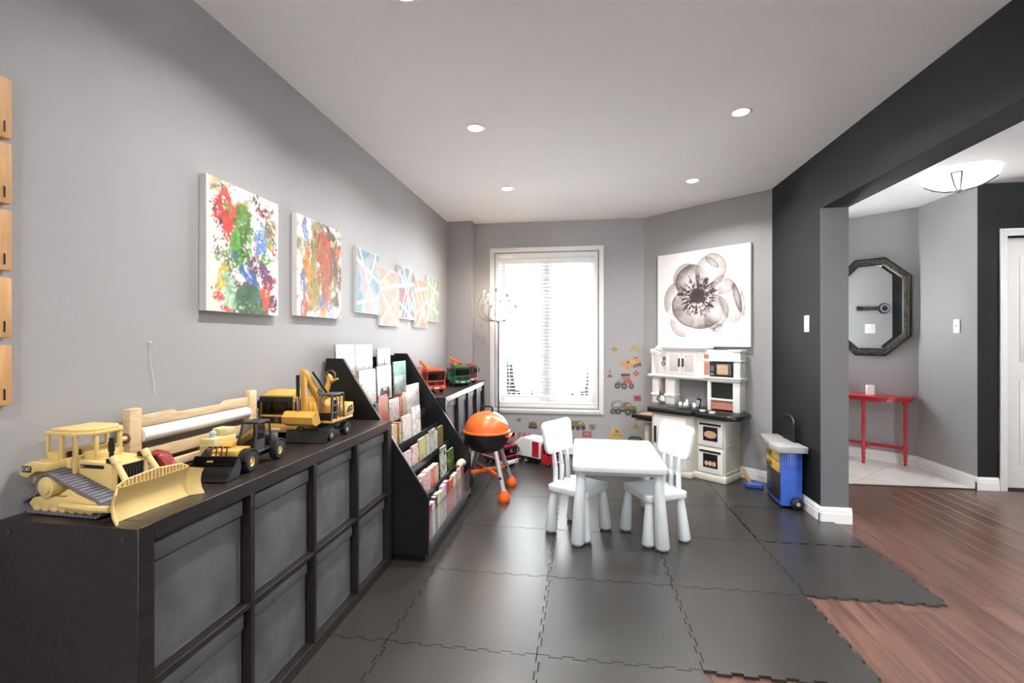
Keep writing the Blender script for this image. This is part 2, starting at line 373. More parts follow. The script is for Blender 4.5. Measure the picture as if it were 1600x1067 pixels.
for i in range(n):
    if sl0 is None:
        v = []; m = 5
        for xx in (-WB/2, WB/2):
            for k in range(m): t = k/(m-1)*2-1; v.append((xx, t*0.0235, 0.0035*(1-t*t)))
            for k in range(m): t = 1-k/(m-1)*2; v.append((xx, t*0.0235, 0.0035*(1-t*t)-0.0042))
        q = G(); q.add(v, [tuple(range(10)), tuple(range(10, 20))]+[(k, (k+1) % 10, 10+(k+1) % 10, 10+k) for k in range(10)])
        o = q.build('slat', SLAT, bl); sl0 = o.data
    else:
        o = bpy.data.objects.new('slat', sl0); COL.objects.link(o); o.parent = bl
    o.location = (0, 0, z0-i*dz); o.rotation_euler = (R(-3), 0, 0)
G().box(-WB/2, WB/2, -0.024, 0.024, z0-n*dz-0.014, z0-n*dz+0.006).build('bottom_rail', TRIM, bl, bev=0.003)
for xx in (-WB/2+0.085, -WB*0.17, WB*0.17, WB/2-0.085):
    G().box(xx-0.0012, xx+0.0012, -0.0262, -0.0248, z0-n*dz, -0.06).box(xx-0.0012, xx+0.0012, 0.0248, 0.0262, z0-n*dz, -0.06).build('ladder_cord', SLAT, bl)
G().tube([(-WB/2+0.035, -0.034, -0.05), (-WB/2+0.035, -0.036, -0.3), (-WB/2+0.036, -0.035, -0.62)], 0.0035).build('tilt_wand', mat('wand_grey', '#77777a', 0.4), bl)
# ------------------------------------------------------------------ recessed ceiling lamps
LENS = mat('lamp_lens', '#ffffff', 0.4, emit='#fff7ec', estr=14.0)
POTS = [(-0.63, 2.79, 'recessed round ceiling lamp nearer the camera above the truck shelf paintings'),
        (0.885, 2.81, 'recessed round ceiling lamp nearer the camera on the charcoal wall side'),
        (-0.62, 3.95, 'recessed round ceiling lamp close to the window on the left'),
        (0.885, 3.97, 'recessed round ceiling lamp close to the flower picture'),
        (-0.64, 1.66, 'recessed round ceiling lamp cut by the top edge, left one'),
        (0.89, 1.66, 'recessed round ceiling lamp cut by the top edge, right one'),
        (-0.64, -0.3, 'added ceiling fill lamp behind the camera, left'), (0.89, -0.3, 'added ceiling fill lamp behind the camera, right'),  # from here on: unseen lamps added to fill in light
        (-0.64, -1.9, 'added ceiling fill lamp at the rear wall, left'), (0.89, -1.9, 'added ceiling fill lamp at the rear wall, right'),
        (3.3, 1.8, 'added ceiling fill lamp in the side hall'), (3.3, -0.6, 'added ceiling fill lamp in the side hall, rear'), (3.75, 3.35, 'added ceiling fill lamp before the white hall door')]
for (px, py, lb) in POTS:
    t = thing('recessed_lamp', lb, 'ceiling lamp', (px, py, CZ), 0, 'recessed ceiling lamps')
    G().lathe([(0.041, 0.0), (0.043, -0.004), (0.055, -0.005), (0.060, -0.002), (0.060, 0.0)], n=28).build('trim_ring', TRIM, t)
    G().cyl((0, 0, -0.0005), (0, 0, -0.0035), 0.041, n=28).build('lens', LENS, t)
    l = bpy.data.lights.new('recessed_lamp_light', 'AREA'); l.shape = 'DISK'; l.size = 0.075; l.energy = POT_W; l.color = (1, 0.985, 0.965); l.spread = R(145)
    o = bpy.data.objects.new('recessed_lamp_light', l); COL.objects.link(o); o.parent = t; o.location = (0, 0, -0.006)
# ================================================================== interlocking foam floor mat
MT = 0.012
fm = thing('foam_floor_mat', 'dark grey interlocking foam play mat covering the room floor', 'floor mat')
XS = [-1.39, -0.78, -0.17, 0.445, 1.055, 1.668]; YS = [0.61, 1.22, 1.83, 2.442, 3.052, 3.662, 4.272, 4.882]
KN = 12
def knob_edge(p, q, sgn, zig):   # points from p to q with square teeth to the left (sgn) when zig
    if not zig: return [p]
    P = Vector(p); Q = Vector(q); d = (Q-P)/KN; n = Vector((-d.y, d.x)).normalized()*0.0105*sgn; out = [tuple(P)]
    g = 0.0016
    for k in range(KN):
        if k % 2 == 1:
            a = P+d*k; b = P+d*(k+1); e = d*0.12
            out += [tuple(a), tuple(a+n-e), tuple(b+n+e), tuple(b)]
    return out
def mat_tile(i, j):
    x0, x1, y0, y1 = XS[i], XS[i+1], YS[j], YS[j+1]
    e = 0.0011
    bot = knob_edge((x0+e, y0+e), (x1-e, y0+e), -1, True)
    rig = knob_edge((x1-e, y0+e), (x1-e, y1-e), -1, True)
    top = knob_edge((x1-e, y1-e), (x0+e, y1-e), 1, True)
    lef = knob_edge((x0+e, y1-e), (x0+e, y0+e), 1, True)
    return bot+rig+top+lef
def inside(i, j):
    if i < 0 or j < 0 or i > 4 or j > 6: return False
    if j == 0: return i <= 2
    if j == 1: return i <= 2
    if j == 2: return i <= 3
    return True
# every tile has outward teeth below/right and matching notches above/left, so neighbours lock
for i in range(5):
    for j in range(7):
        if not inside(i, j): continue
        x0, x1, y0, y1 = XS[i], XS[i+1], YS[j], YS[j+1]
        def teeth(p, q, s):
            P = Vector(p); Q = Vector(q); d = (Q-P)/13; n = Vector((d.y, -d.x)).normalized()*0.0125*s; out = [tuple(P)]
            for k in range(1, 13, 2):
                a = P+d*k; b = P+d*(k+1); e = d*0.10; sh = d*0.02
                out += [tuple(a+sh), tuple(a+n-e*s+sh), tuple(b+n+e*s-sh), tuple(b-sh)] if s > 0 else [tuple(a-sh), tuple(a+n-e-sh), tuple(b+n+e+sh), tuple(b+sh)]
            return out
        e = 0.0017
        if i == 4 and j >= 5: pass
        poly = teeth((x0+e, y0+e), (x1-e, y0+e), 1)+teeth((x1-e, y0+e), (x1-e, y1-e), 1)+teeth((x1-e, y1-e), (x0+e, y1-e), -1)+teeth((x0+e, y1-e), (x0+e, y0+e), -1)
        # trim against the walls
        if i == 4 and j >= 4:
            poly = clip(poly, 0, RX-0.02, True) if j >= 5 or True else poly
            if j == 4:   # notched round the end of the dividing wall
                lo = clip([(x0+e, y0+e), (1.668, y0+e), (1.668, 3.435), (x0+e, 3.435)], 0, 1.7, True); hi = [(RX-0.02, 3.435), (RX-0.02, y1), (x0+e, y1)]
                poly = [(x0+e, y0+e), (1.668, y0+e), (1.668, 3.438), (RX-0.02, 3.438), (RX-0.02, y1-e), (x0+e, y1-e)]
        if j == 6 or (i >= 3 and j >= 5):
            # cut along the diagonal wall
            out = []; px_, py_ = A45; dx, dy = B45[0]-A45[0], B45[1]-A45[1]
            sd = lambda p: (p[0]-px_)*dy-(p[1]-py_)*dx
            lim = -0.02*math.hypot(dx, dy); sgn = 1 if sd((0, 3)) > 0 else -1
            f = lambda p: sd(p)*sgn+lim
            for k in range(len(poly)):
                a = poly[k]; b = poly[(k+1) % len(poly)]
                if f(a) >= 0: out.append(a)
                if (f(a) >= 0) != (f(b) >= 0):
                    t = f(a)/(f(a)-f(b)); out.append((a[0]+(b[0]-a[0])*t, a[1]+(b[1]-a[1])*t))
            poly = out
        if len(poly) > 2: G().prism(poly, 'z', 0.0, MT).build('mat_tile', FOAM, fm, smooth=0)
# ================================================================== cube storage units with fabric bins
BIN = mat('bin_charcoal_fabric', '#626367', 0.7, var=0.16, scale=9, bump=0.5, bscale=500, spec=0.4)
SCREW = mat('screw_cap', '#5c5854', 0.35, metal=0.8)
def storage_unit(name, label, x0, x1, y0, y1):
    zb = MT; H_ = 0.79; t = 0.044; ti = 0.017; D = x1-x0; L_ = y1-y0
    u = thing(name, label, 'shelving unit', (x0, y0, zb)); Hh = H_-zb
    G().box(0, D-0.0005, t, L_-t, Hh-t, Hh).build('top_panel', BLK_WOOD, u, bev=0.0015, seg=1)
    G().box(0, D-0.0005, t, L_-t, 0, t).build('bottom_panel', BLK_WOOD, u, bev=0.0015, seg=1)
    for a in (0, L_-t):
        s = G().box(0, D, a, a+t, 0, Hh).build('side_panel', BLK_WOOD, u, bev=0.0015, seg=1)
        ya = a if a == 0 else a+t; sg = -1 if a == 0 else 1
        for xx in (0.03, D-0.04):
            G().lathe([(0.0, 0.0008*sg), (0.004, 0.0008*sg), (0.0045, 0.002*sg), (0.0072, 0.002*sg), (0.0076, 0.0)], c=(xx, ya, Hh-0.026), axis='y', n=18).build('screw_cap', SCREW, s)
    cw = (L_-2*t-3*ti)/4; ch = (Hh-2*t-ti)/2
    for k in range(3):
        a = t+(k+1)*cw+k*ti; G().box(0.0, D, a, a+ti, t, Hh-t).build('divider', BLK_WOOD, u, bev=0.001, seg=1)
    for k in range(4):
        a = t+k*(cw+ti); G().box(0.0, D-0.002, a, a+cw, t+ch, t+ch+ti).build('shelf', BLK_WOOD, u, bev=0.001, seg=1)
    G().box(0.0, 0.006, t, L_-t, t, Hh-t).build('back_panel', BLK, u)
    return u, t, ti, cw, ch, D
ordn = ['nearest', 'second', 'third', 'farthest']
def bins(u_loc, t, ti, cw, ch, D, which, rows=(0, 1), lean=0.012):
    x0, y0, zb = u_loc; proto = None
    for k in range(4):
        for r in rows:
            a = y0+t+k*(cw+ti); z = zb+t+r*(ch+ti)
            lb = '%s charcoal fabric bin from the camera in the %s row of the %s cube unit' % (ordn[k], 'upper' if r else 'lower', which)
            if proto is None:
                b = thing('storage_bin', lb, 'storage bin', (0, 0, 0), 0, 'fabric bins in the %s cube unit' % which)
                w = cw-0.012; d = 0.33; h = ch-0.010; th = 0.004
                G().box(-d, 0, 0, th, 0, h).box(-d, 0, w-th, w, 0, h).box(-d, -d+th, th, w-th, 0, h).box(-d, 0, th, w-th, 0, th).build('bin_body', BIN, b)
                v = []; nx, nz = 9, 9; f = []
                for iz in range(nz):
                    for ix in range(nx):
                        q = (ix/(nx-1)*2-1); p = (iz/(nz-1)*2-1); bu = 0.009*(1-q*q)*(1-p*p)+0.002*math.sin(ix*1.7+iz*0.9)
                        v.append((bu-0.001, 0.002+(w-0.004)*ix/(nx-1), 0.001+(h-0.003)*iz/(nz-1)))
                for iz in range(nz-1):
                    for ix in range(nx-1): c = iz*nx+ix; f.append((c, c+1, c+nx+1, c+nx))
                n0 = len(v); v2 = [(p[0]-0.006, p[1], p[2]) for p in v]
                f2 = [tuple(reversed([i+n0 for i in q])) for q in f]
                ring = list(range(nx))+[nx*(i+1)+nx-1 for i in range(nz-1)]+[nx*(nz-1)+nx-2-i for i in range(nx-1)]+[nx*(nz-2-i) for i in range(nz-2)]
                f3 = [(ring[i], ring[(i+1) % len(ring)], n0+ring[(i+1) % len(ring)], n0+ring[i]) for i in range(len(ring))]
                G().add(v+v2, f+f2+f3).build('bin_front', BIN, b, smooth=60)
                G().box(0.004, 0.012, 0.004, w-0.004, h-0.052, h-0.002).build('bin_flap', BIN, b, bev=0.002)
                proto = b
            else: b = dup(proto, label=lb)
            b.location = (x0+D-0.030-0.003*((k*2+r) % 3), a+0.006, z+0.001); b.rotation_euler = (0, 0, 0)
            b['label'] = lb
u1, t_, ti_, cw_, ch_, D_ = storage_unit('cube_storage_unit', 'black-brown eight-cube shelving unit in the left foreground carrying the yellow toys', -1.41, -1.02, 0.965, 2.455)
bins((-1.41, 0.965, MT), t_, ti_, cw_, ch_, D_, 'foreground')
u2, t_, ti_, cw_, ch_, D_ = storage_unit('cube_storage_unit', 'black-brown eight-cube shelving unit by the window carrying three trucks', -1.41, -1.02, 3.492, 4.975)
bins((-1.41, 3.492, MT), t_, ti_, cw_, ch_, D_, 'far')
# ================================================================== book rack
RY0, RY1 = 2.482, 3.482; PT = 0.018
rk = thing('book_rack', 'black tiered book display rack between the two cube units', 'book rack', (0, 0, MT))
prof = [(-1.42, 0.04), (-0.82, 0.04), (-0.82, 0.355), (-1.318, 1.112), (-1.42, 1.112)]
EDGE = mat('rack_edge', '#2a2a2b', 0.3, var=0.05)
for y in (RY0, RY1-PT):
    G().prism(prof, 'y', y, y+PT).build('side_panel', BLK, rk, bev=0.0015, seg=1)
G().box(-1.42, -1.405, RY0+PT, RY1-PT, 0.04, 1.10).build('back_panel', BLK, rk)
TIER = [(-1.345, 0.965), (-1.26, 0.845), (-1.17, 0.718), (-1.08, 0.606), (-0.99, 0.480), (-0.90, 0.332), (-0.825, 0.126)]   # front edge x, height of lip top
for k, (lx, lz) in enumerate(TIER):
    lip = 0.045 if k < 6 else 0.04; bz = lz-lip-MT; nx_ = TIER[k-1][0] if k else -1.405
    G().box(nx_-0.0 if k else -1.405, lx, RY0+PT, RY1-PT, bz, bz+0.008).build('tier_shelf', BLK, rk)
    G().box(lx, lx+0.008, RY0+PT, RY1-PT, bz, lz-MT).build('tier_lip', EDGE, rk, bev=0.001, seg=1)
    if k: G().box(nx_, nx_+0.008, RY0+PT, RY1-PT, bz+0.008, TIER[k-1][1]-0.045-MT).build('tier_riser', BLK, rk)
G().box(-1.40, -0.85, RY0+0.03, RY1-0.03, 0.0, 0.04).build('plinth', BLK, rk)
ACR = glassmat('acrylic_sheet', (0.95, 0.95, 0.96), ior=1.22)
G().box(-0.826, -0.822, RY0+PT, RY1-PT, 0.11, 0.262).build('acrylic_front', ACR, rk)
# ------------------------------------------------------------------ books
PAGE = mat('book_pages', '#e8e2d4', 0.8)
def artbook(i, c, c2, kind):
    key = 'book_cover_%03d' % i
    m = bpy.data.materials.new(key); m.use_nodes = True; N = m.node_tree.nodes; L = m.node_tree.links; p = N['Principled BSDF']
    tc = N.new('ShaderNodeTexCoord'); mp = N.new('ShaderNodeMapping'); mp.inputs['Location'].default_value = (i*1.7, i*0.9, i*2.3); L.new(tc.outputs['Object'], mp.inputs[0])
    nz = N.new('ShaderNodeTexNoise'); nz.inputs['Scale'].default_value = {0: 24, 1: 40, 2: 60}[kind]; nz.inputs['Detail'].default_value = 5; nz.inputs['Distortion'].default_value = 1.2
    L.new(mp.outputs[0], nz.inputs['Vector']); cr = N.new('ShaderNodeValToRGB'); e = cr.color_ramp.elements
    pg_ = 0.62 if i < 20 else 0.85
    e[0].position = 0.36; e[0].color = tuple(q*pg_ for q in H(c2))+(1,); e[1].position = 0.52; e[1].color = tuple(q*pg_ for q in H(c))+(1,)
    L.new(nz.outputs['Fac'], cr.inputs[0]); L.new(cr.outputs[0], p.inputs['Base Color']); p.inputs['Roughness'].default_value = 0.35
    return m
# per tier: (start y, width along y, height, thickness, cover colour, accent, words, cover faces out?)
BK = {
 0: [(2.505, 0.235, 0.270, 0.020, '#ece9e2', '#b9b39c', 'large cream', 1), (2.742, 0.235, 0.268, 0.018, '#ebe8e1', '#9aa08c', 'large off-white', 1), (3.055, 0.215, 0.235, 0.016, '#f2f0e8', '#c9c9c0', 'white castle', 1)],
 1: [(2.505, 0.10, 0.19, 0.016, '#a3847c', '#5c3b3b', 'mauve', 1), (2.61, 0.225, 0.235, 0.016, '#e9e6df', '#a19d92', 'white patterned', 1), (2.86, 0.225, 0.245, 0.016, '#eeeae2', '#b0a79c', 'white tyre-picture', 1), (3.135, 0.225, 0.262, 0.018, '#c8d6d0', '#3f7f6d', 'teal green', 1)],
 2: [(2.505, 0.10, 0.12, 0.02, '#efece6', '#c9c2b4', 'small white', 1), (2.625, 0.045, 0.17, 0.07, '#37564a', '#1f3b31', 'dark green', 0), (2.675, 0.135, 0.205, 0.02, '#d6564a', '#6e9a44', 'red and green', 1), (2.83, 0.165, 0.165, 0.02, '#e9e3dc', '#c9766f', 'white collage', 1), (3.005, 0.022, 0.165, 0.07, '#e08a62', '#b65b3a', 'orange', 0), (3.03, 0.022, 0.175, 0.07, '#a5503c', '#7b3a2c', 'brick red', 0), (3.055, 0.028, 0.185, 0.07, '#dba273', '#b87a4a', 'tan', 0), (3.09, 0.03, 0.185, 0.07, '#c9c59a', '#a3a064', 'olive', 0), (3.13, 0.26, 0.225, 0.024, '#dfe3e6', '#c98a62', 'large pale blue', 1)],
 3: [(2.51, 0.02, 0.14, 0.06, '#7f99a0', '#4b6670', 'blue grey', 0), (2.535, 0.02, 0.145, 0.06, '#c9bfa8', '#8f8468', 'buff', 0), (2.56, 0.02, 0.15, 0.06, '#5b4a42', '#2f2622', 'dark brown', 0), (2.585, 0.03, 0.15, 0.06, '#d9c9a4', '#b49f6d', 'sandy', 0), (2.62, 0.03, 0.155, 0.06, '#c7b489', '#9a8451', 'mustard', 0), (2.655, 0.035, 0.155, 0.06, '#e6c9bd', '#c58a7b', 'pink cream', 0), (2.695, 0.03, 0.15, 0.06, '#d5d08f', '#a79f4f', 'yellow', 0), (2.73, 0.03, 0.155, 0.06, '#a3573f', '#7a3d2b', 'rust', 0), (2.765, 0.032, 0.15, 0.06, '#cdbd8b', '#8d7b43', 'straw', 0), (2.82, 0.16, 0.175, 0.018, '#e6e3dc', '#a9a79f', 'white grey', 1), (2.99, 0.17, 0.205, 0.018, '#ebe9e4', '#a6a4a0', 'tall white', 1)],
 4: [(2.51, 0.10, 0.115, 0.02, '#e9dfe2', '#b9a2ac', 'pale lilac', 1), (2.62, 0.11, 0.125, 0.018, '#ead6dc', '#c96a80', 'pink', 1), (2.74, 0.12, 0.135, 0.018, '#e8d9d2', '#c9504e', 'red and white', 1), (2.87, 0.13, 0.15, 0.018, '#d3d3a2', '#a5a75f', 'yellow-green', 1), (3.01, 0.07, 0.15, 0.018, '#dcd9d0', '#8f8c84', 'silver', 1), (3.085, 0.13, 0.165, 0.018, '#cfccc2', '#6f6c63', 'grey sketch', 1), (3.222, 0.025, 0.14, 0.06, '#efeae0', '#cfc7b8', 'ivory', 0), (3.265, 0.13, 0.155, 0.018, '#8a7a4f', '#3f3a2c', 'dark olive', 1)],
 5: [(2.51, 0.09, 0.10, 0.02, '#d9dbe0', '#5e6a80', 'grey blue', 1), (2.605, 0.06, 0.11, 0.06, '#cfd6c9', '#54764f', 'green and white', 0), (2.67, 0.075, 0.13, 0.06, '#e8c5c8', '#c04b52', 'rose', 0), (2.75, 0.075, 0.135, 0.06, '#e6d0cc', '#cf5f4d', 'coral', 0), (2.83, 0.075, 0.13, 0.06, '#dd8f76', '#b84a32', 'orange red', 0), (2.91, 0.075, 0.13, 0.06, '#e2c2b6', '#b3493c', 'salmon', 0), (3.05, 0.13, 0.205, 0.018, '#d9ded6', '#2f3d33', 'black and white', 1), (3.20, 0.16, 0.15, 0.018, '#26301f', '#74a83a', 'black and lime', 1)],
 6: [(2.515, 0.05, 0.190, 0.05, '#d3a7a4', '#a8433f', 'dull red', 0), (2.57, 0.05, 0.195, 0.05, '#b9433e', '#8a2a28', 'crimson', 0), (2.625, 0.055, 0.190, 0.05, '#e6e1d8', '#b9b0a0', 'cream', 0), (2.685, 0.04, 0.205, 0.05, '#4f4b49', '#2b2827', 'dark grey', 0), (2.73, 0.055, 0.210, 0.05, '#e4e2cf', '#b6b78b', 'pale yellow', 0), (2.79, 0.06, 0.200, 0.05, '#d6d8b8', '#9fa66a', 'celery green', 0), (2.855, 0.06, 0.220, 0.05, '#ead3da', '#b6799c', 'pale pink', 0), (2.92, 0.055, 0.225, 0.05, '#b04a78', '#7d2a52', 'magenta', 0), (2.98, 0.11, 0.210, 0.018, '#e2683f', '#c04a28', 'bright orange', 1), (3.095, 0.05, 0.215, 0.05, '#ece8e2', '#c3bcb2', 'white', 0), (3.15, 0.05, 0.215, 0.05, '#cfc3b4', '#9b8b78', 'beige', 0), (3.205, 0.09, 0.225, 0.018, '#e8d8d0', '#c07a6a', 'blush', 1), (3.30, 0.08, 0.220, 0.018, '#b76d5f', '#8a4438', 'terracotta', 1)]}
TN = ['topmost', 'second', 'third', 'fourth', 'fifth', 'sixth', 'bottom']; ORD = ['first', 'second', 'third', 'fourth', 'fifth', 'sixth', 'seventh', 'eighth', 'ninth', 'tenth', 'eleventh', 'twelfth', 'thirteenth']
bi = 0
for k, row in BK.items():
    lx, lz = TIER[k]; base = lz-(0.045 if k < 6 else 0.04)+0.008+0.0006
    back = (TIER[k-1][0]+0.008 if k else -1.405)
    for n_, (y0, w, h, th, c, c2, wd, face) in enumerate(row):
        bi += 1
        lb = '%s book, %s out, %s from the near end of the %s rack tier' % (wd, 'cover' if face else 'spine', ORD[n_], TN[k])
        lean = (0.10 if face else 0.05)+0.02*((bi*7) % 5)/5
        b = thing('book', lb, 'book', (lx-0.002, y0, base+0.003), 0, 'books on the black rack')
        th_ = min(th, lx-back-0.006)
        # local: front cover / spine at x = 0, going back to -th_
        m = artbook(bi, c, c2, bi % 3)
        M = Matrix.Translation((-0.012-min(h, 0.2)*0.02, 0, 0)) @ Matrix.Rotation(-lean*0.35, 4, 'Y')
        g = G(M); cv = 0.0018; sh = h; 
        if face:
            g.box(-cv, 0, 0, w, 0, sh).box(-th_*0.6, -th_*0.6+cv, 0, w, 0, sh).box(-th_*0.6, 0, 0, cv, 0, sh)
            g.build('cover', m, b); G(M).box(-th_*0.6+cv, -cv, cv, w-0.003, 0.002, sh-0.003).build('page_block', PAGE, b)
            ys, wd_ = 0.0, w
        else:
            d = max(0.02, th_-0.02)
            g.box(-d, 0, 0, cv, 0, sh).box(-d, 0, w-cv, w, 0, sh).box(-cv, 0, cv, w-cv, 0, sh)
            g.build('cover', m, b); G(M).box(-d+0.002, -cv, cv, w-cv, 0.002, sh-0.003).build('page_block', PAGE, b)
        if wd == 'large cream':
            G(M).box(0, 0.0006, w-0.012, w, 0, sh).build('spine_strip', mat('book_red_strip', '#a8503c', 0.4), b)
        if wd == 'white castle':
            gg = G(M); cxx = w*0.52; z = h*0.25
            for (o_, ww, hh) in ((0, 0.02, 0.15), (-0.03, 0.014, 0.07), (0.03, 0.014, 0.085), (-0.05, 0.01, 0.04), (0.055, 0.01, 0.05)):
                gg.box(0.0001, 0.0006, cxx+o_-ww/2, cxx+o_+ww/2, z, z+hh*0.55); gg.prism([(cxx+o_-ww/2, z+hh*0.55), (cxx+o_+ww/2, z+hh*0.55), (cxx+o_, z+hh)], 'x', 0.0001, 0.0006)
            gg.box(0.0001, 0.0006, cxx-0.07, cxx+0.07, z-0.02, z+0.012)
            gg.build('cover_picture', mat('castle_grey', '#7d7f78', 0.5), b)
        if wd == 'white tyre-picture':
            gg = G(M)
            for yy in (w*0.30, w*0.72): gg.prism(circ(0.026, 16, yy, h*0.28, 0.038), 'x', 0.0001, 0.0006)
            gg.box(0.0001, 0.0006, w*0.30, w*0.72, h*0.24, h*0.34); gg.build('cover_picture', mat('tyre_print', '#4a4240', 0.5), b)
        if wd == 'teal green':
            gg = G(M).box(0.0001, 0.0005, 0.01, w-0.01, h*0.62, h*0.97)
            gg.build('cover_band', mat('teal_print', '#3f8a7a', 0.5), b)
G().tube([(-0.872, 3.30, 0.318), (-0.868, 3.34, 0.332), (-0.866, 3.38, 0.330), (-0.868, 3.42, 0.316), (-0.870, 3.445, 0.298)], [0.018, 0.026, 0.028, 0.026, 0.016], n=12).build('soft_toy', mat('plush_tan', '#c9b9a2', 0.95, bump=0.8, bscale=300)).__setitem__('label', 'tan soft toy slumped over books at the rack bottom corner')
bpy.data.objects['soft_toy']['category'] = 'soft toy'
# ================================================================== children's table and chairs
PLAS = mat('pale_blue_white_plastic', '#dfe4e7', 0.38, var=0.01)
TOPW = mat('white_table_plastic', '#eceef0', 0.30, var=0.01)
tb = thing('kids_table', "white plastic children's table in the middle of the mat", 'table', (0.222, 3.183, MT))
G().prism(rrect(0.545, 0.77, 0.035), 'z', 0.443, 0.48).build('table_top', TOPW, tb, bev=0.006, seg=3)
G().prism(rrect(0.47, 0.69, 0.03), 'z', 0.418, 0.443).build('apron', PLAS, tb)
for sx in (-1, 1):
    for sy in (-1, 1):
        b = Vector((sx*0.243, sy*0.352, 0)); t = Vector((sx*0.222, sy*0.332, 0.443))
        l = G().cyl(b+Vector((0, 0, 0.016)), t, 0.041, 0.0265, n=28).build('leg', PLAS, tb, bev=0.003)
        G().lathe([(0.0, 0.0), (0.024, 0.0), (0.033, 0.006), (0.038, 0.016), (0, 0.016)], c=tuple(b), n=24).build('foot', PLAS, l)
def kid_chair(label, loc, rz):
    # local: seat faces -y, backrest at +y
    c = thing('kids_chair', label, 'chair', loc, rz, "children's plastic chairs")
    seat = [(-0.148, -0.14), (0.148, -0.14), (0.142, 0.145), (-0.142, 0.145)]
    G().prism(rrect(0.295, 0.285, 0.028), 'z', 0.262, 0.30).build('seat', PLAS, c, bev=0.005, seg=3)
    for sx in (-1, 1):
        for sy in (-1, 1):
            b = Vector((sx*0.128, sy*0.125, 0)); t = Vector((sx*0.112, sy*0.108, 0.264))
            l = G().cyl(b+Vector((0, 0, 0.014)), t, 0.039, 0.0225, n=26).build('leg', PLAS, c, bev=0.003)
            G().lathe([(0.0, 0.0), (0.024, 0.0), (0.031, 0.005), (0.036, 0.014), (0, 0.014)], c=tuple(b), n=22).build('foot', PLAS, l)
    for sx in (-1, 0, 1):
        G().prism(rrect(0.030, 0.026, 0.009, 4, sx*0.075, 0.125), 'z', 0.295, 0.40).hexa([(sx*0.075-0.014, 0.115, 0.39), (sx*0.075+0.014, 0.115, 0.39), (sx*0.075+0.014, 0.137, 0.39), (sx*0.075-0.014, 0.137, 0.39)], [(sx*0.075-0.0115, 0.135, 0.52), (sx*0.075+0.0115, 0.135, 0.52), (sx*0.075+0.0115, 0.152, 0.52), (sx*0.075-0.0115, 0.152, 0.52)]).build('back_spindle', PLAS, c, bev=0.002)
    # curved, rounded back board
    pts = []
    W2, Hb = 0.158, 0.195
    out = rrect(2*W2, Hb, 0.035, 6); ring = [(x*(1+0.10*(z/Hb)), z+0.012*(1-(x/W2)**2)*(1 if z > 0 else -0.4)) for x, z in out]
    fr = [(x, 0.128+0.10*(x*x)/W2*0.18+0.028*(z/Hb+0.5), 0.585+z) for x, z in ring]
    bk = [(x, y+0.024, z) for x, y, z in fr]
    nn = len(fr); g = G(); g.add(fr+bk, [tuple(range(nn)), tuple(range(nn, 2*nn))]+[(i, (i+1) % nn, nn+(i+1) % nn, nn+i) for i in range(nn)])
    g.build('backrest', PLAS, c, bev=0.006, seg=3)
    return c
kid_chair("white plastic children's chair on the window side, left of the table", (-0.017, 3.055, MT), math.atan2(0.86, 0.51)+0.0)
kid_chair("white plastic children's chair turned to the table's right side", (0.448, 3.045, MT), math.atan2(-0.9, 0.44))
# ================================================================== toys on the foreground unit
UT = 0.7905
CATY = mat('toy_straw_yellow', '#dcbf7c', 0.45, var=0.03)
CATO = mat('toy_amber_yellow', '#d2a24a', 0.42, var=0.03)
TRK = mat('toy_track_grey', '#6d6a74', 0.55, var=0.1)
TYRE = mat('toy_tyre', '#1b1a1b', 0.65, var=0.1)
DGLASS = glassmat('toy_window_glass', (0.55, 0.55, 0.55))
SILV = mat('toy_silver', '#a9a9aa', 0.35, metal=0.6)
LETTER = mat('lettering_white', '#e8e8e6', 0.5)
def wheel(par, c, r, w, hub, name='wheel', n=22, tread=True):   # axle along x
    g = G(); k = 20 if tread else 0
    g.lathe([(r*0.55, -w/2), (r*0.93, -w/2), (r, -w*0.32), (r, w*0.32), (r*0.93, w/2), (r*0.55, w/2), (r*0.55, -w/2)], c=c, axis='x', n=n)
    for i in range(k):
        a = 2*math.pi*i/k; M0 = g.M; g.M = M0 @ Matrix.Translation(c) @ Matrix.Rotation(a, 4, 'X')
        g.box(-w*0.47, w*0.47, -r*0.055, r*0.055, r*0.97, r*1.045); g.M = M0
    o = g.build(name, TYRE, par)
    G().lathe([(0, -w*0.36), (r*0.2, -w*0.36), (r*0.24, -w*0.28), (r*0.42, -w*0.25), (r*0.58, -w*0.42), (r*0.58, w*0.42), (r*0.42, w*0.25), (r*0.24, w*0.28), (r*0.2, w*0.36), (0, w*0.36)], c=c, axis='x', n=n).build('wheel_hub', hub, o)
    return o
def label_plate(par, txt, c, w, h, rot, back=None, size=None):   # small printed plate; rot: matrix turning local XY into place
    M = Matrix.Translation(c) @ rot
    g = G(M); g.prism(rrect(w, h, h*0.18, 3), 'z', 0, 0.0006)
    o = g.build('badge', back or BLKP, par)
    G().text(txt, size or h*0.85, M @ Matrix.Translation((0, 0, 0.0007)), 0.0004).build('badge_lettering', LETTER, o, fix=False)
    return o
ROT_S = Matrix.Rotation(R(90), 4, 'X')            # reads from -y side
ROT_E = Matrix.Rotation(R(90), 4, 'Z') @ Matrix.Rotation(R(90), 4, 'X')   # reads from +x side
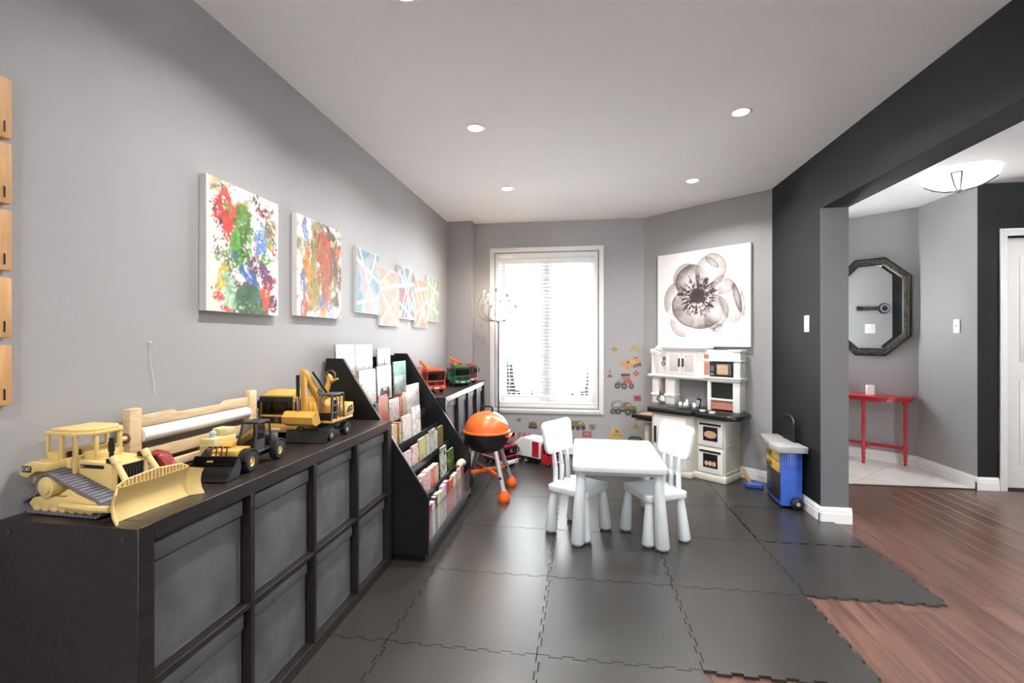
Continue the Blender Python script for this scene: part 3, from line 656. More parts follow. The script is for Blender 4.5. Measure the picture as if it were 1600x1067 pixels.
# ---------------- bulldozer, nose towards +x
bd = thing('toy_bulldozer', 'pale yellow toy bulldozer with grey tracks and wide blade, nearest the camera', 'toy bulldozer', (-1.262, 1.105, UT), R(-3))
for s in (-1, 1):
    yc = s*0.077; y0, y1 = yc-0.024, yc+0.024
    # closed track loop round sprocket (high) and two idlers
    loop = []
    for k in range(9): a = R(-60+k*30*0.95+90); 
    pts = []
    def arc(cx, cz, r, a0, a1, n=8): return [(cx+r*math.cos(R(a0+(a1-a0)*k/n)), cz+r*math.sin(R(a0+(a1-a0)*k/n))) for k in range(n+1)]
    pts = arc(-0.062, 0.070, 0.034, 205, 55, 12)+arc(0.088, 0.027, 0.023, 70, -90, 10)+arc(-0.118, 0.026, 0.022, 270, 165, 8)
    n = len(pts); inn = []
    cx = sum(p[0] for p in pts)/n; cz = sum(p[1] for p in pts)/n
    tr = G(); ins = []
    for i in range(n):
        p, q = Vector(pts[i-1]), Vector(pts[(i+1) % n]); t = (q-p).normalized(); nn = Vector((t.y, -t.x)); c0 = Vector((cx, cz))
        if nn.dot(Vector(pts[i])-c0) > 0: nn = -nn
        ins.append(tuple(Vector(pts[i])+nn*0.005))
    v = [(a, y0, b) for a, b in pts]+[(a, y1, b) for a, b in pts]+[(a, y0, b) for a, b in ins]+[(a, y1, b) for a, b in ins]
    f = []
    for i in range(n):
        j = (i+1) % n; f += [(i, j, n+j, n+i), (2*n+i, 3*n+i, 3*n+j, 2*n+j), (i, 2*n+i, 2*n+j, j), (n+i, n+j, 3*n+j, 3*n+i)]
    tr.add(v, f); to = tr.build('track', TRK, bd)
    # pads along the loop
    seg = []; per = 0; P = pts+[pts[0]]
    L_ = [math.dist(P[i], P[i+1]) for i in range(n)]; tot = sum(L_); N_ = 46; pad = G()
    for k in range(N_):
        d = tot*k/N_; i = 0
        while d > L_[i]: d -= L_[i]; i += 1
        t = Vector((P[i+1][0]-P[i][0], P[i+1][1]-P[i][1])).normalized(); p = Vector(P[i])+t*d; nn = Vector((t.y, -t.x))
        if nn.dot(p-Vector((cx, cz))) < 0: nn = -nn
        a = p-t*0.0048; b = p+t*0.0030; e = nn*0.0022
        pad.hexa([(a.x, y0-0.001, a.y), (b.x, y0-0.001, b.y), (b.x, y1+0.001, b.y), (a.x, y1+0.001, a.y)], [(a.x+e.x, y0-0.001, a.y+e.y), (b.x+e.x, y0-0.001, b.y+e.y), (b.x+e.x, y1+0.001, b.y+e.y), (a.x+e.x, y1+0.001, a.y+e.y)])
    pad.build('track_pads', TRK, to)
    G().cyl((-0.062, yc-0.026, 0.070), (-0.062, yc+0.026, 0.070), 0.026, n=24).cyl((-0.062, yc-0.029, 0.070), (-0.062, yc+0.029, 0.070), 0.018, n=24).build('drive_sprocket', CATY, bd, bev=0.002)
    fr = [(-0.125, 0.024), (-0.110, 0.042), (-0.02, 0.046), (0.03, 0.056), (0.085, 0.040), (0.095, 0.022), (0.06, 0.010), (-0.11, 0.010)]
    G().prism(fr, 'y', yc-0.019, yc+0.027 if s > 0 else yc+0.019).prism([(-0.03, 0.05), (0.0, 0.068), (0.02, 0.06), (0.03, 0.05)], 'y', yc-0.02, yc+0.02).build('track_frame', CATY, bd, bev=0.002)
    rb = G()
    for k in range(7): rb.cyl((-0.10+k*0.028, yc-0.02, 0.013), (-0.10+k*0.028, yc+0.02, 0.013), 0.0085, n=12)
    rb.build('track_rollers', CATY, bd)
    # blade arm and lift cylinder
    G().tube([(0.0, s*0.108, 0.032), (0.09, s*0.108, 0.028), (0.140, s*0.105, 0.03)], 0.0085, n=8).build('blade_arm', CATY, bd)
    G().cyl((0.078, s*0.042, 0.128), (0.128, s*0.046, 0.062), 0.0075, n=12).cyl((0.07, s*0.042, 0.138), (0.083, s*0.042, 0.121), 0.0095, n=12).build('lift_cylinder', CATY, bd)
G().prism([(-0.155, 0.075), (-0.16, 0.098), (-0.135, 0.125), (-0.118, 0.132), (-0.055, 0.132), (-0.055, 0.070), (0.01, 0.062), (0.01, 0.025), (-0.13, 0.03)], 'y', -0.052, 0.052).build('rear_body', CATY, bd, bev=0.004)
G().prism([(-0.158, 0.095), (-0.14, 0.122), (-0.118, 0.130), (-0.065, 0.128), (-0.065, 0.108), (-0.10, 0.106), (-0.13, 0.088)], 'y', -0.098, 0.098).build('fender', CATY, bd, bev=0.003)
G().prism([(-0.03, 0.04), (-0.03, 0.128), (0.062, 0.122), (0.075, 0.115), (0.075, 0.04)], 'y', -0.05, 0.05).build('engine_hood', CATY, bd, bev=0.003)
G().box(0.0755, 0.078, -0.034, 0.034, 0.055, 0.112).build('grille', BLKP, bd)
gr = G()
for k in range(8): gr.box(0.078, 0.0795, -0.031+k*0.0085, -0.028+k*0.0085, 0.058, 0.102)
gr.build('grille_bars', mat('grille_grey', '#3a3a3c', 0.4), bd)
hs = G().box(-0.022, 0.052, -0.0515, -0.0503, 0.108, 0.117).build('hood_stripe', BLKP, bd)
cab = G()
for (xx, yy) in ((-0.118, -0.058), (-0.118, 0.058), (-0.076, -0.058), (-0.076, 0.058), (-0.030, -0.058), (-0.030, 0.058), (0.002, -0.03), (0.002, 0.03)):
    cab.box(xx-0.0042, xx+0.0042, yy-0.004, yy+0.004, 0.128, 0.196)
cab.prism([(-0.128, -0.062), (-0.03, -0.064), (0.008, -0.036), (0.008, 0.036), (-0.03, 0.064), (-0.128, 0.062)], 'z', 0.190, 0.199)
cab.prism([(-0.118, -0.052), (-0.03, -0.054), (0.0, -0.03), (0.0, 0.03), (-0.03, 0.054), (-0.118, 0.052)], 'z', 0.199, 0.206)
cab.box(-0.122, -0.072, -0.062, 0.062, 0.124, 0.146).box(-0.034, 0.006, -0.034, 0.034, 0.12, 0.145).box(-0.122, -0.03, 0.050, 0.062, 0.06, 0.146)
cab.box(-0.078, -0.070, -0.062, -0.052, 0.07, 0.196).box(-0.034, -0.026, -0.062, -0.052, 0.07, 0.196).box(-0.078, -0.026, -0.062, 0.05, 0.062, 0.072)
cab.build('cab', CATY, bd, bev=0.0018)
G().box(-0.066, -0.036, -0.052, -0.015, 0.072, 0.092).prism([(-0.068, 0.09), (-0.058, 0.09), (-0.064, 0.148), (-0.072, 0.146)], 'y', -0.05, -0.016).build('driver_seat', BLKP, bd, bev=0.003)
G().cyl((0.028, -0.012, 0.12), (0.028, -0.012, 0.180), 0.0055, n=14).cyl((0.028, -0.012, 0.145), (0.028, -0.012, 0.170), 0.0075, n=14).build('exhaust_pipe', BLKP, bd)
G().box(0.055, 0.07, -0.048, -0.034, 0.122, 0.134).build('work_light', BLKP, bd, bev=0.001)
G().box(0.055, 0.07, 0.034, 0.048, 0.122, 0.134).build('work_light', BLKP, bd, bev=0.001)
# blade: curved section, flared ends, ribbed crest
sec = [(0.160, 0.000), (0.150, 0.018), (0.146, 0.040), (0.149, 0.062), (0.158, 0.080)]
bl_ = G(); YB = 0.112; m = len(sec); v = []
for yy, ex, ez in ((-YB-0.012, 0.026, 0.0), (-YB+0.012, 0.0, 0.0), (0, -0.002, 0.006), (YB-0.012, 0.0, 0.0), (YB+0.012, 0.026, 0.0)):
    for a, b in sec: v.append((a+ex, yy, b*(0.90 if ex else 1.0)+ez*(b > 0.07)))
nf = len(v); v += [(p[0]-0.006, p[1], p[2]) for p in v]; f = []
for i in range(4):
    for j in range(m-1):
        c = i*m+j; f += [(c, c+1, c+m+1, c+m), (nf+c, nf+c+m, nf+c+m+1, nf+c+1)]
rim = [i*m for i in range(5)]+[4*m+j for j in range(1, m)]+[i*m+m-1 for i in range(3, -1, -1)]+[j for j in range(m-2, 0, -1)]
f += [(rim[i], rim[(i+1) % len(rim)], nf+rim[(i+1) % len(rim)], nf+rim[i]) for i in range(len(rim))]
bo = bl_.add(v, f).build('blade', CATY, bd)
cr_ = G()
for k in range(19):
    y = -0.092+k*0.0102; top = 0.098-0.010*abs(y/0.095)**3
    cr_.box(0.150, 0.156, y-0.0022, y+0.0022, 0.076, top)
cr_.tube([(0.153, -0.100, 0.082), (0.153, -0.08, 0.094), (0.153, 0, 0.101), (0.153, 0.08, 0.094), (0.153, 0.100, 0.082)], 0.0026, n=6)
cr_.build('blade_crest', CATY, bo)
# ripper at the back
G().prism([(-0.15, 0.035), (-0.15, 0.085), (-0.166, 0.098), (-0.172, 0.075), (-0.168, 0.04), (-0.172, 0.012), (-0.162, 0.008), (-0.156, 0.03)], 'y', -0.05, -0.028).prism([(-0.15, 0.035), (-0.15, 0.085), (-0.166, 0.098), (-0.172, 0.075), (-0.168, 0.04), (-0.172, 0.012), (-0.162, 0.008), (-0.156, 0.03)], 'y', 0.028, 0.05).box(-0.168, -0.152, -0.06, 0.06, 0.06, 0.08).build('ripper', CATY, bd, bev=0.002)
label_plate(bd, 'CAT', (-0.128, -0.0985, 0.111), 0.030, 0.016, ROT_S, size=0.013)
label_plate(bd, 'CAT', (-0.014, -0.0520, 0.1125), 0.012, 0.007, ROT_S, size=0.006)
# ---------------- paper roll holder of pale pine, leaning on the wall
PINE = woodmat('pale_pine', '#cfae83', '#e6cfa8', 0.55, axis=(6, 1.2, 6), scale=7.0, bump=0.04)
ph = thing('paper_roll_holder', 'pale pine paper roll holder with a white roll, leaning against the left wall', 'paper holder', (-1.405, 1.288, UT))
for y in (0.0, 0.542):
    G().box(-0.014, 0.014, y, y+0.042, 0.0, 0.222).build('post', PINE, ph, bev=0.003)
top = [(0.042, 0.160), (0.042, 0.195), (0.17, 0.198), (0.19, 0.186), (0.395, 0.186), (0.415, 0.198), (0.542, 0.195), (0.542, 0.160)]
G().prism(top, 'x', -0.007, 0.007).build('top_rail', PINE, ph, bev=0.002)
G().box(-0.008, 0.008, 0.042, 0.542, 0.045, 0.085).build('middle_rail', PINE, ph, bev=0.002)
G().box(0.0, 0.016, 0.042, 0.542, 0.004, 0.030).build('bottom_rail', PINE, ph, bev=0.002)
G().cyl((0.0, -0.018, 0.132), (0.0, 0.602, 0.132), 0.0085, n=14).build('dowel', PINE, ph)
for y in (0.0, 0.542):
    G().lathe([(0.0088, -0.001), (0.017, -0.001), (0.017, 0.0), (0.0088, 0.0)], c=(0, y if y == 0 else y+0.043, 0.132), axis='y', n=20).build('dowel_hole_shade', mat('pine_shadow_hole', '#8a6a48', 0.7), ph)  # flat ring coloured like the shaded hole round the dowel
PAPER = mat('paper_white', '#f3f2ee', 0.8, var=0.01)
pr = tag(G().lathe([(0.009, 0.046), (0.0235, 0.046), (0.0235, 0.538), (0.009, 0.538), (0.009, 0.046)], axis='y', n=26).build('paper_roll', PAPER, ph), 'white paper roll')
pr.location = (0.0, 0, 0.132)
# ---------------- small dark red toy and cream toy behind
RED = mat('toy_deep_red', '#8d1f1f', 0.25, var=0.05)
rc = thing('toy_car', 'small dark red toy car behind the pale yellow bulldozer', 'toy car', (-1.325, 1.318, UT), R(100)); rc.scale = (0.85, 0.85, 0.98)
G().prism([(-0.055, 0.014), (-0.06, 0.04), (-0.05, 0.055), (-0.028, 0.085), (0.02, 0.092), (0.042, 0.062), (0.06, 0.05), (0.062, 0.014)], 'x', -0.03, 0.03).build('car_body', RED, rc, bev=0.008, seg=3)
G().prism([(-0.026, 0.060), (-0.02, 0.080), (0.016, 0.084), (0.030, 0.062)], 'x', -0.0306, 0.0306).build('side_window', BLKP, rc)
for sx in (-1, 1):
    for yy in (-0.034, 0.036): wheel(rc, (sx*0.029, yy, 0.0155), 0.015, 0.011, SILV, tread=False, n=16)
cb_ = thing('toy_tank', 'cream plastic toy with a clear lamp behind the black-bucket loader', 'toy', (-1.325, 1.575, UT))
CREAM = mat('toy_cream', '#d8c68e', 0.5)
G().box(-0.03, 0.03, -0.055, 0.055, 0.006, 0.085).build('body', CREAM, cb_, bev=0.005)
G().box(-0.028, 0.028, 0.0, 0.05, 0.085, 0.112).build('hood', CREAM, cb_, bev=0.004)
G().cyl((0, -0.028, 0.085), (0, -0.028, 0.094), 0.011, n=14).sph((0, -0.028, 0.099), 0.0115).build('lamp', mat('toy_clear_lamp', '#a9c4c6', 0.1, spec=0.8), cb_)
G().box(-0.026, 0.026, -0.06, -0.055, 0.02, 0.06).build('side_rib', CREAM, cb_)
for sx in (-1, 1):
    G().box(sx*0.031-0.004, sx*0.031+0.004, -0.05, 0.05, 0.0, 0.02).build('skid', BLKP, cb_)
# ---------------- telescopic loader with black bucket, nose towards -y
tl = thing('toy_loader', 'black and amber toy wheel loader with a black front bucket', 'toy loader', (-1.172, 1.52, UT), R(6))
HUBY = mat('hub_straw', '#d8bd7a', 0.45)
for sx in (-1, 1):
    for yy in (-0.088, 0.088): wheel(tl, (sx*0.064, yy, 0.0345), 0.033, 0.028, HUBY)
G().box(-0.045, 0.045, -0.115, 0.12, 0.026, 0.052).build('chassis', BLKP, tl, bev=0.003)
G().box(-0.045, 0.045, -0.125, -0.045, 0.046, 0.076).prism([(-0.09, 0.076), (-0.05, 0.076), (-0.05, 0.098), (-0.075, 0.092)], 'x', -0.045, 0.0).build('front_body', CATO, tl, bev=0.003)
G().box(-0.050, 0.05, 0.065, 0.125, 0.05, 0.092).build('rear_engine', mat('toy_dark_grey', '#2e2e30', 0.4), tl, bev=0.005)
for sx in (-1, 1):
    for yy in (-0.088, 0.088):
        G().lathe([(0.037, -0.015), (0.041, -0.015), (0.041, 0.015), (0.037, 0.015), (0.037, -0.015)], c=(sx*0.062, yy, 0.0345), axis='x', a0=10, a1=170, n=14).build('mudguard', BLKP, tl)
cbx = G()
P0 = [(-0.006, -0.050, 0.05), (0.060, -0.050, 0.05), (0.060, 0.058, 0.05), (-0.006, 0.058, 0.05)]
P1 = [(0.0, -0.018, 0.148), (0.054, -0.018, 0.148), (0.054, 0.052, 0.148), (0.0, 0.052, 0.148)]
for a, b in zip(P0, P1): cbx.cyl(a, b, 0.0038, n=8)
cbx.cyl((0.060, 0.012, 0.05), (0.054, 0.018, 0.148), 0.0034, n=8)
for i in range(4): cbx.cyl(P1[i], P1[(i+1) % 4], 0.0036, n=8); cbx.cyl(P0[i], P0[(i+1) % 4], 0.0036, n=8)
cbx.box(-0.002, 0.056, -0.02, 0.054, 0.147, 0.152).box(-0.006, 0.060, -0.05, 0.058, 0.048, 0.056)
cbx.build('cab_frame', BLKP, tl)
dd = G().prism([(-0.049, 0.055), (0.010, 0.055), (0.010, 0.092), (-0.037, 0.092)], 'x', 0.0575, 0.0605).build('cab_door', mat('toy_dark_grey', '#2e2e30', 0.4), tl)
G().add([(0.059, -0.036, 0.095), (0.059, 0.010, 0.095), (0.055, 0.015, 0.145), (0.055, -0.018, 0.145), (0.057, -0.036, 0.095), (0.057, 0.010, 0.095), (0.053, 0.015, 0.145), (0.053, -0.018, 0.145)], [(0, 1, 2, 3), (7, 6, 5, 4), (0, 4, 5, 1), (1, 5, 6, 2), (2, 6, 7, 3), (3, 7, 4, 0)]).build('side_window', DGLASS, tl)
G().add([(-0.004, -0.049, 0.06), (0.058, -0.049, 0.06), (0.053, -0.019, 0.146), (0.001, -0.019, 0.146), (-0.004, -0.047, 0.06), (0.058, -0.047, 0.06), (0.053, -0.017, 0.146), (0.001, -0.017, 0.146)], [(0, 1, 2, 3), (7, 6, 5, 4), (0, 4, 5, 1), (1, 5, 6, 2), (2, 6, 7, 3), (3, 7, 4, 0)]).build('windscreen', DGLASS, tl)
G().box(0.012, 0.042, 0.0, 0.035, 0.056, 0.068).box(0.012, 0.042, 0.03, 0.038, 0.066, 0.105).build('driver_seat', BLKP, tl, bev=0.002)
G().prism([(-0.155, 0.045), (-0.145, 0.062), (0.10, 0.108), (0.105, 0.09), (-0.09, 0.048)], 'x', -0.036, -0.014).build('boom', CATO, tl, bev=0.002)
G().cyl((-0.025, -0.07, 0.05), (-0.025, -0.14, 0.055), 0.006, n=10).build('hydraulic_cylinder', SILV, tl)
bk_ = G(); W2 = 0.072
for (y0, z0, y1, z1) in ((-0.222, 0.002, -0.155, 0.004), (-0.155, 0.004, -0.142, 0.03), (-0.142, 0.03, -0.152, 0.066)):
    d = Vector((0, y1-y0, z1-z0)).normalized(); nrm = Vector((0, -d.z, d.y))*0.003
    bk_.hexa([(-W2, y0, z0), (W2, y0, z0), (W2, y1, z1), (-W2, y1, z1)], [(-W2, y0+nrm.y, z0+nrm.z), (W2, y0+nrm.y, z0+nrm.z), (W2, y1+nrm.y, z1+nrm.z), (-W2, y1+nrm.y, z1+nrm.z)])
for sx in (-1, 1): bk_.prism([(-0.222, 0.002), (-0.155, 0.002), (-0.142, 0.03), (-0.152, 0.066)], 'x', sx*W2-0.0015, sx*W2+0.0015)
bk_.box(-0.045, 0.045, -0.1545, -0.1525, 0.038, 0.043)
bko = bk_.build('bucket', BLKP, tl)
gg = G()
for k in range(5): gg.tube([(-0.04+k*0.017, -0.150, 0.066), (-0.04+k*0.017, -0.146, 0.088), (-0.04+k*0.017, -0.135, 0.092)], 0.0022, n=6)
gg.box(-0.043, 0.031, -0.138, -0.132, 0.088, 0.093)
gg.build('bucket_guard', mat('toy_maroon', '#3b2424', 0.4), bko)
# ---------------- generic cab truck, nose at y = 0 looking towards -y
def lorry(name, label, cat, loc, rz, sc, paint, lower=None, emblem='star', kind='tipper', accent=None, bodymat=None, L=0.40, group=None):
    t = thing(name, label, cat, loc, rz, group); t.scale = (sc, sc, sc)
    W = 0.082; lower = lower or paint
    chs = G().box(-0.03, 0.03, 0.01, L, 0.034, 0.052).box(-0.06, 0.06, 0.12, L*0.62, 0.022, 0.05).build('chassis', BLKP, t)
    for yy in (0.055, L-0.115, L-0.045):
        for sx in (-1, 1): wheel(t, (sx*0.066, yy, 0.0275), 0.026, 0.024, SILV, n=18)
    c = G().box(-W, W, 0.006, 0.115, 0.040, 0.100)
    for sx in (-1, 1):
        c.box(sx*W-0.005*(sx > 0)*2, sx*W+0.005*(sx < 0)*2, 0.100, 0.115, 0.100, 0.168).box(min(sx*W, sx*(W-0.009)), max(sx*W, sx*(W-0.009)), 0.008, 0.016, 0.100, 0.168)
        c.box(min(sx*W, sx*(W-0.009)), max(sx*W, sx*(W-0.009)), 0.062, 0.068, 0.100, 0.168)
    c.box(-W, W, 0.109, 0.115, 0.100, 0.168).box(-W+0.002, W-0.002, 0.010, 0.115, 0.168, 0.186).prism([(0.02, 0.186), (0.112, 0.186), (0.112, 0.202), (0.055, 0.200)], 'x', -W+0.012, W-0.012)
    co = c.build('cab', paint, t, bev=0.003)
    G().box(-W-0.001, W+0.001, -0.004, 0.118, 0.026, 0.058).build('bumper', lower, t, bev=0.003)
    G().prism([(-W+0.006, 0.105), (W-0.006, 0.105), (W-0.006, 0.165), (-W+0.006, 0.165)], 'y', 0.009, 0.0105).build('windscreen', DGLASS, co)
    G().prism([(-W+0.004, 0.156), (W-0.004, 0.156), (W-0.006, 0.180), (-W+0.006, 0.180)], 'y', -0.004, 0.006).build('sun_visor', BLKP, co, bev=0.003)
    G().box(-0.06, 0.06, 0.016, 0.05, 0.100, 0.108).build('dashboard', BLKP, co)
    G().box(-0.045, -0.015, 0.07, 0.10, 0.10, 0.112).box(-0.045, -0.015, 0.094, 0.103, 0.11, 0.158).box(0.015, 0.045, 0.07, 0.10, 0.10, 0.112).box(0.015, 0.045, 0.094, 0.103, 0.11, 0.158).build('seats', BLKP, co, bev=0.003)
    for sx in (-1, 1):
        G().box(sx*W-0.0012, sx*W+0.0012, 0.022, 0.060, 0.105, 0.160).build('side_window', DGLASS, co)
        G().box(sx*W-0.0009, sx*W+0.0009, 0.024, 0.026, 0.045, 0.1).box(sx*W-0.0015, sx*W+0.0015, 0.04, 0.055, 0.094, 0.097).build('door_handle', BLKP, co)
        m_ = G().box(sx*(W+0.010)-0.006, sx*(W+0.010)+0.006, 0.000, 0.006, 0.118, 0.158).cyl((sx*W, 0.012, 0.160), (sx*(W+0.01), 0.003, 0.160), 0.0018, n=6).build('side_mirror', BLKP, co)
        G().prism(rrect(0.030, 0.014, 0.004, 3, sx*0.058, 0.046), 'y', -0.0055, -0.004).build('headlight', mat('headlight_clear', '#b08d84', 0.2), co)
    gpts = [(-W+0.006, 0.092), (W-0.006, 0.092), (W-0.014, 0.078), (W-0.022, 0.064), (-W+0.022, 0.064), (-W+0.014, 0.078)]
    go = G().prism(gpts, 'y', 0.0035, 0.0062).build('grille', BLKP, co)
    em = G()
    if emblem == 'star':
        em.tube([(0.0105*math.cos(2*math.pi*k/20), 0.0028, 0.078+0.0105*math.sin(2*math.pi*k/20)) for k in range(20)], 0.001, n=6, closed=True)
        for a in (90, 210, 330): em.tube([(0, 0.0028, 0.078), (0.0105*math.cos(R(a)), 0.0028, 0.078+0.0105*math.sin(R(a)))], [0.0018, 0.0007], n=6)
    else:
        em.prism([(-0.008, 0.072), (-0.008, 0.084), (0, 0.078), (0.008, 0.084), (0.008, 0.072), (0, 0.081)], 'y', 0.002, 0.0034)
    em.build('emblem', CHROME, go)
    G().box(-0.022, 0.022, -0.0056, -0.004, 0.036, 0.046).build('number_plate', LETTER, co)
    bm_ = bodymat or paint; ac = accent or CATO
    if kind == 'tipper':
        q = G()
        for (a, b, c0, d, e, f_) in ((-0.08, 0.08, 0.125, L+0.02, 0.054, 0.062), (-0.082, -0.076, 0.125, L+0.02, 0.06, 0.135), (0.076, 0.082, 0.125, L+0.02, 0.06, 0.135), (-0.082, 0.082, 0.122, 0.129, 0.06, 0.175), (-0.082, 0.082, L+0.012, L+0.02, 0.06, 0.125)): q.box(a, b, c0, d, e, f_)
        for k in range(5):
            for sx in (-1, 1): q.box(sx*0.084-0.003, sx*0.084+0.003, 0.15+k*(L-0.15)/5, 0.158+k*(L-0.15)/5, 0.06, 0.133)
        q.build('tipper_bed', bm_, t, bev=0.002)
    elif kind == 'mixer':
        M = Matrix.Translation((0, 0.26, 0.135)) @ Matrix.Rotation(R(-14), 4, 'X')
        G(M).lathe([(0.0, -0.125), (0.045, -0.12), (0.078, -0.05), (0.08, 0.02), (0.05, 0.11), (0.042, 0.13), (0.0, 0.13)], axis='y', n=28).build('mixer_drum', bm_, t)
        G().box(-0.03, 0.03, 0.13, 0.16, 0.05, 0.12).box(-0.04, 0.04, L-0.05, L-0.02, 0.05, 0.11).build('drum_cradle', bm_, t, bev=0.002)
    elif kind == 'crane':
        G().box(-0.078, 0.078, 0.135, L, 0.052, 0.062).box(-0.08, -0.074, 0.17, L, 0.06, 0.105).box(0.074, 0.08, 0.17, L, 0.06, 0.105).box(-0.08, 0.08, L-0.006, L, 0.06, 0.105).build('flat_bed', bm_, t, bev=0.002)
        p = G().cyl((0, 0.145, 0.06), (0, 0.145, 0.185), 0.016, n=16).build('crane_post', ac, t)
        bmq = G().hexa([(-0.012, 0.140, 0.175), (0.012, 0.140, 0.175), (0.012, 0.155, 0.20), (-0.012, 0.155, 0.20)], [(-0.010, 0.30, 0.255), (0.010, 0.30, 0.255), (0.010, 0.30, 0.278), (-0.010, 0.30, 0.278)]).build('crane_boom', ac, t, bev=0.002)
        G().hexa([(-0.009, 0.305, 0.245), (0.009, 0.305, 0.245), (0.009, 0.305, 0.272), (-0.009, 0.305, 0.272)], [(-0.007, 0.09, 0.212), (0.007, 0.09, 0.212), (0.007, 0.09, 0.228), (-0.007, 0.09, 0.228)]).build('crane_jib', ac, t, bev=0.002)
        G().cyl((0, 0.165, 0.15), (0, 0.245, 0.225), 0.006, n=10).build('crane_cylinder', SILV, t)
    elif kind == 'ladder':
        G().box(-0.08, 0.08, 0.13, L+0.01, 0.05, 0.108).build('equipment_body', bm_, t, bev=0.003)
        st = G()
        for sx in (-1, 1): st.box(sx*0.0805-0.001, sx*0.0805+0.001, 0.14, L, 0.068, 0.076)
        st.build('stripe', LETTER, t)
        for k in range(3):
            for sx in (-1, 1): G().box(sx*0.081-0.001, sx*0.081+0.001, 0.15+k*0.08, 0.215+k*0.08, 0.080, 0.104).build('roller_shutter', SILV, t)
        G().cyl((0, L-0.07, 0.108), (0, L-0.07, 0.135), 0.045, n=24).build('turntable', BLKP, t)
        ld = G(); 
        for sx in (-1, 1):
            for zz in (0.0, 0.032): ld.cyl((sx*0.030, L-0.05, 0.145+zz), (sx*0.030, 0.0, 0.212+zz), 0.0032, n=6)
            for k in range(14): f0 = k/13; y = L-0.05-(L-0.05)*f0; z = 0.145+0.067*f0; ld.cyl((sx*0.03, y, z), (sx*0.03, y-0.02, z+0.033), 0.0018, n=5)
        for k in range(15): f0 = k/14; y = L-0.05-(L-0.05)*f0; z = 0.145+0.067*f0; ld.cyl((-0.03, y, z), (0.03, y, z), 0.0022, n=6)
        ld.build('ladder', mat('toy_ladder_grey', '#5f6063', 0.45), t)
        G().box(-0.05, 0.05, 0.03, 0.06, 0.2, 0.212).build('beacon_bar', mat('toy_blue_beacon', '#3a5aa8', 0.2), co)
    elif kind == 'refuse':
        q = G().prism([(0.13, 0.056), (0.13, 0.205), (0.20, 0.215), (L-0.06, 0.212), (L+0.03, 0.15), (L+0.04, 0.075), (L-0.02, 0.056)], 'x', -0.08, 0.08)
        q.build('refuse_body', bm_, t, bev=0.003)
        rb = G()
        for k in range(9):
            y = 0.24+k*(L-0.31)/9
            for sx in (-1, 1): rb.box(sx*0.0815-0.002, sx*0.0815+0.002, y, y+0.007, 0.06, 0.208)
            rb.box(-0.08, 0.08, y, y+0.007, 0.212, 0.2155)
        rb.build('body_ribs', bm_, t)
        for sx in (-1, 1): G().box(sx*0.0815-0.0012, sx*0.0815+0.0012, 0.145, 0.215, 0.066, 0.195).build('side_panel', paint, t)
    elif kind == 'rescue':
        G().box(-0.08, 0.08, 0.13, L+0.01, 0.05, 0.15).build('cargo_body', bm_, t, bev=0.003)
        fr = G()
        for zz in (0.17, 0.19):
            fr.tube([(-0.075, 0.14, zz), (0.075, 0.14, zz), (0.075, L, zz), (-0.075, L, zz)], 0.0025, n=6, closed=True)
        for (a, b) in ((-0.075, 0.14), (0.075, 0.14), (0.075, L), (-0.075, L), (0.075, L/2+0.07), (-0.075, L/2+0.07)): fr.cyl((a, b, 0.15), (a, b, 0.19), 0.0025, n=6)
        fr.build('roof_rail', bm_, t)
        G().hexa([(-0.016, 0.10, 0.150), (0.016, 0.10, 0.150), (0.016, 0.10, 0.185), (-0.016, 0.10, 0.185)], [(-0.012, 0.34, 0.232), (0.012, 0.34, 0.232), (0.012, 0.34, 0.258), (-0.012, 0.34, 0.258)]).build('crane_boom', ac, t, bev=0.002)
        G().cyl((0, 0.24, 0.15), (0, 0.24, 0.20), 0.02, n=14).build('crane_post', ac, t)
    return t
yl = lorry('toy_truck', 'amber yellow toy dump truck facing the camera beside the wheeled excavator', 'toy truck', (-1.348, 1.94, UT), 0.0, 1.03, CATO, kind='tipper', L=0.42)
G().box(-0.05, 0.05, 0.16, 0.26, 0.16, 0.20).sph((0.02, 0.2, 0.212), 0.016).build('bed_load', mat('toy_grey_load', '#8c8f90', 0.6), yl, bev=0.004)
# ---------------- wheeled excavator, nose towards -y
ex = thing('toy_excavator', 'amber toy wheeled excavator with raised arm and black cab beside the rack', 'toy excavator', (-1.158, 1.99, UT), R(0))
for sx in (-1, 1):
    for yy in (-0.055, 0.085): wheel(ex, (sx*0.066, yy, 0.0285), 0.027, 0.03, SILV, n=20)
G().box(-0.038, 0.038, -0.09, 0.12, 0.03, 0.056).cyl((-0.07, -0.055, 0.0285), (0.07, -0.055, 0.0285), 0.007).cyl((-0.07, 0.085, 0.0285), (0.07, 0.085, 0.0285), 0.007).cyl((0, 0.01, 0.05), (0, 0.01, 0.072), 0.034, n=24).box(0.062, 0.07, -0.04, 0.07, 0.03, 0.036).build('undercarriage', BLKP, ex)
G().hexa([(-0.098, -0.128, 0.003), (0.092, -0.128, 0.003), (0.092, -0.120, 0.003), (-0.098, -0.120, 0.003)], [(-0.098, -0.106, 0.052), (0.092, -0.106, 0.052), (0.092, -0.100, 0.052), (-0.098, -0.100, 0.052)]).box(-0.03, 0.03, -0.105, -0.09, 0.02, 0.04).build('dozer_blade', BLKP, ex)
G().box(-0.074, 0.082, -0.058, 0.135, 0.072, 0.086).prism([(0.055, 0.086), (0.055, 0.098), (0.075, 0.128), (0.095, 0.142), (0.138, 0.145), (0.145, 0.10), (0.14, 0.086)], 'x', -0.074, 0.082).build('house', CATO, ex, bev=0.004)
G().prism([(0.070, 0.100), (0.090, 0.128), (0.128, 0.134), (0.128, 0.108)], 'x', 0.0822, 0.0832).build('vent', BLKP, ex)
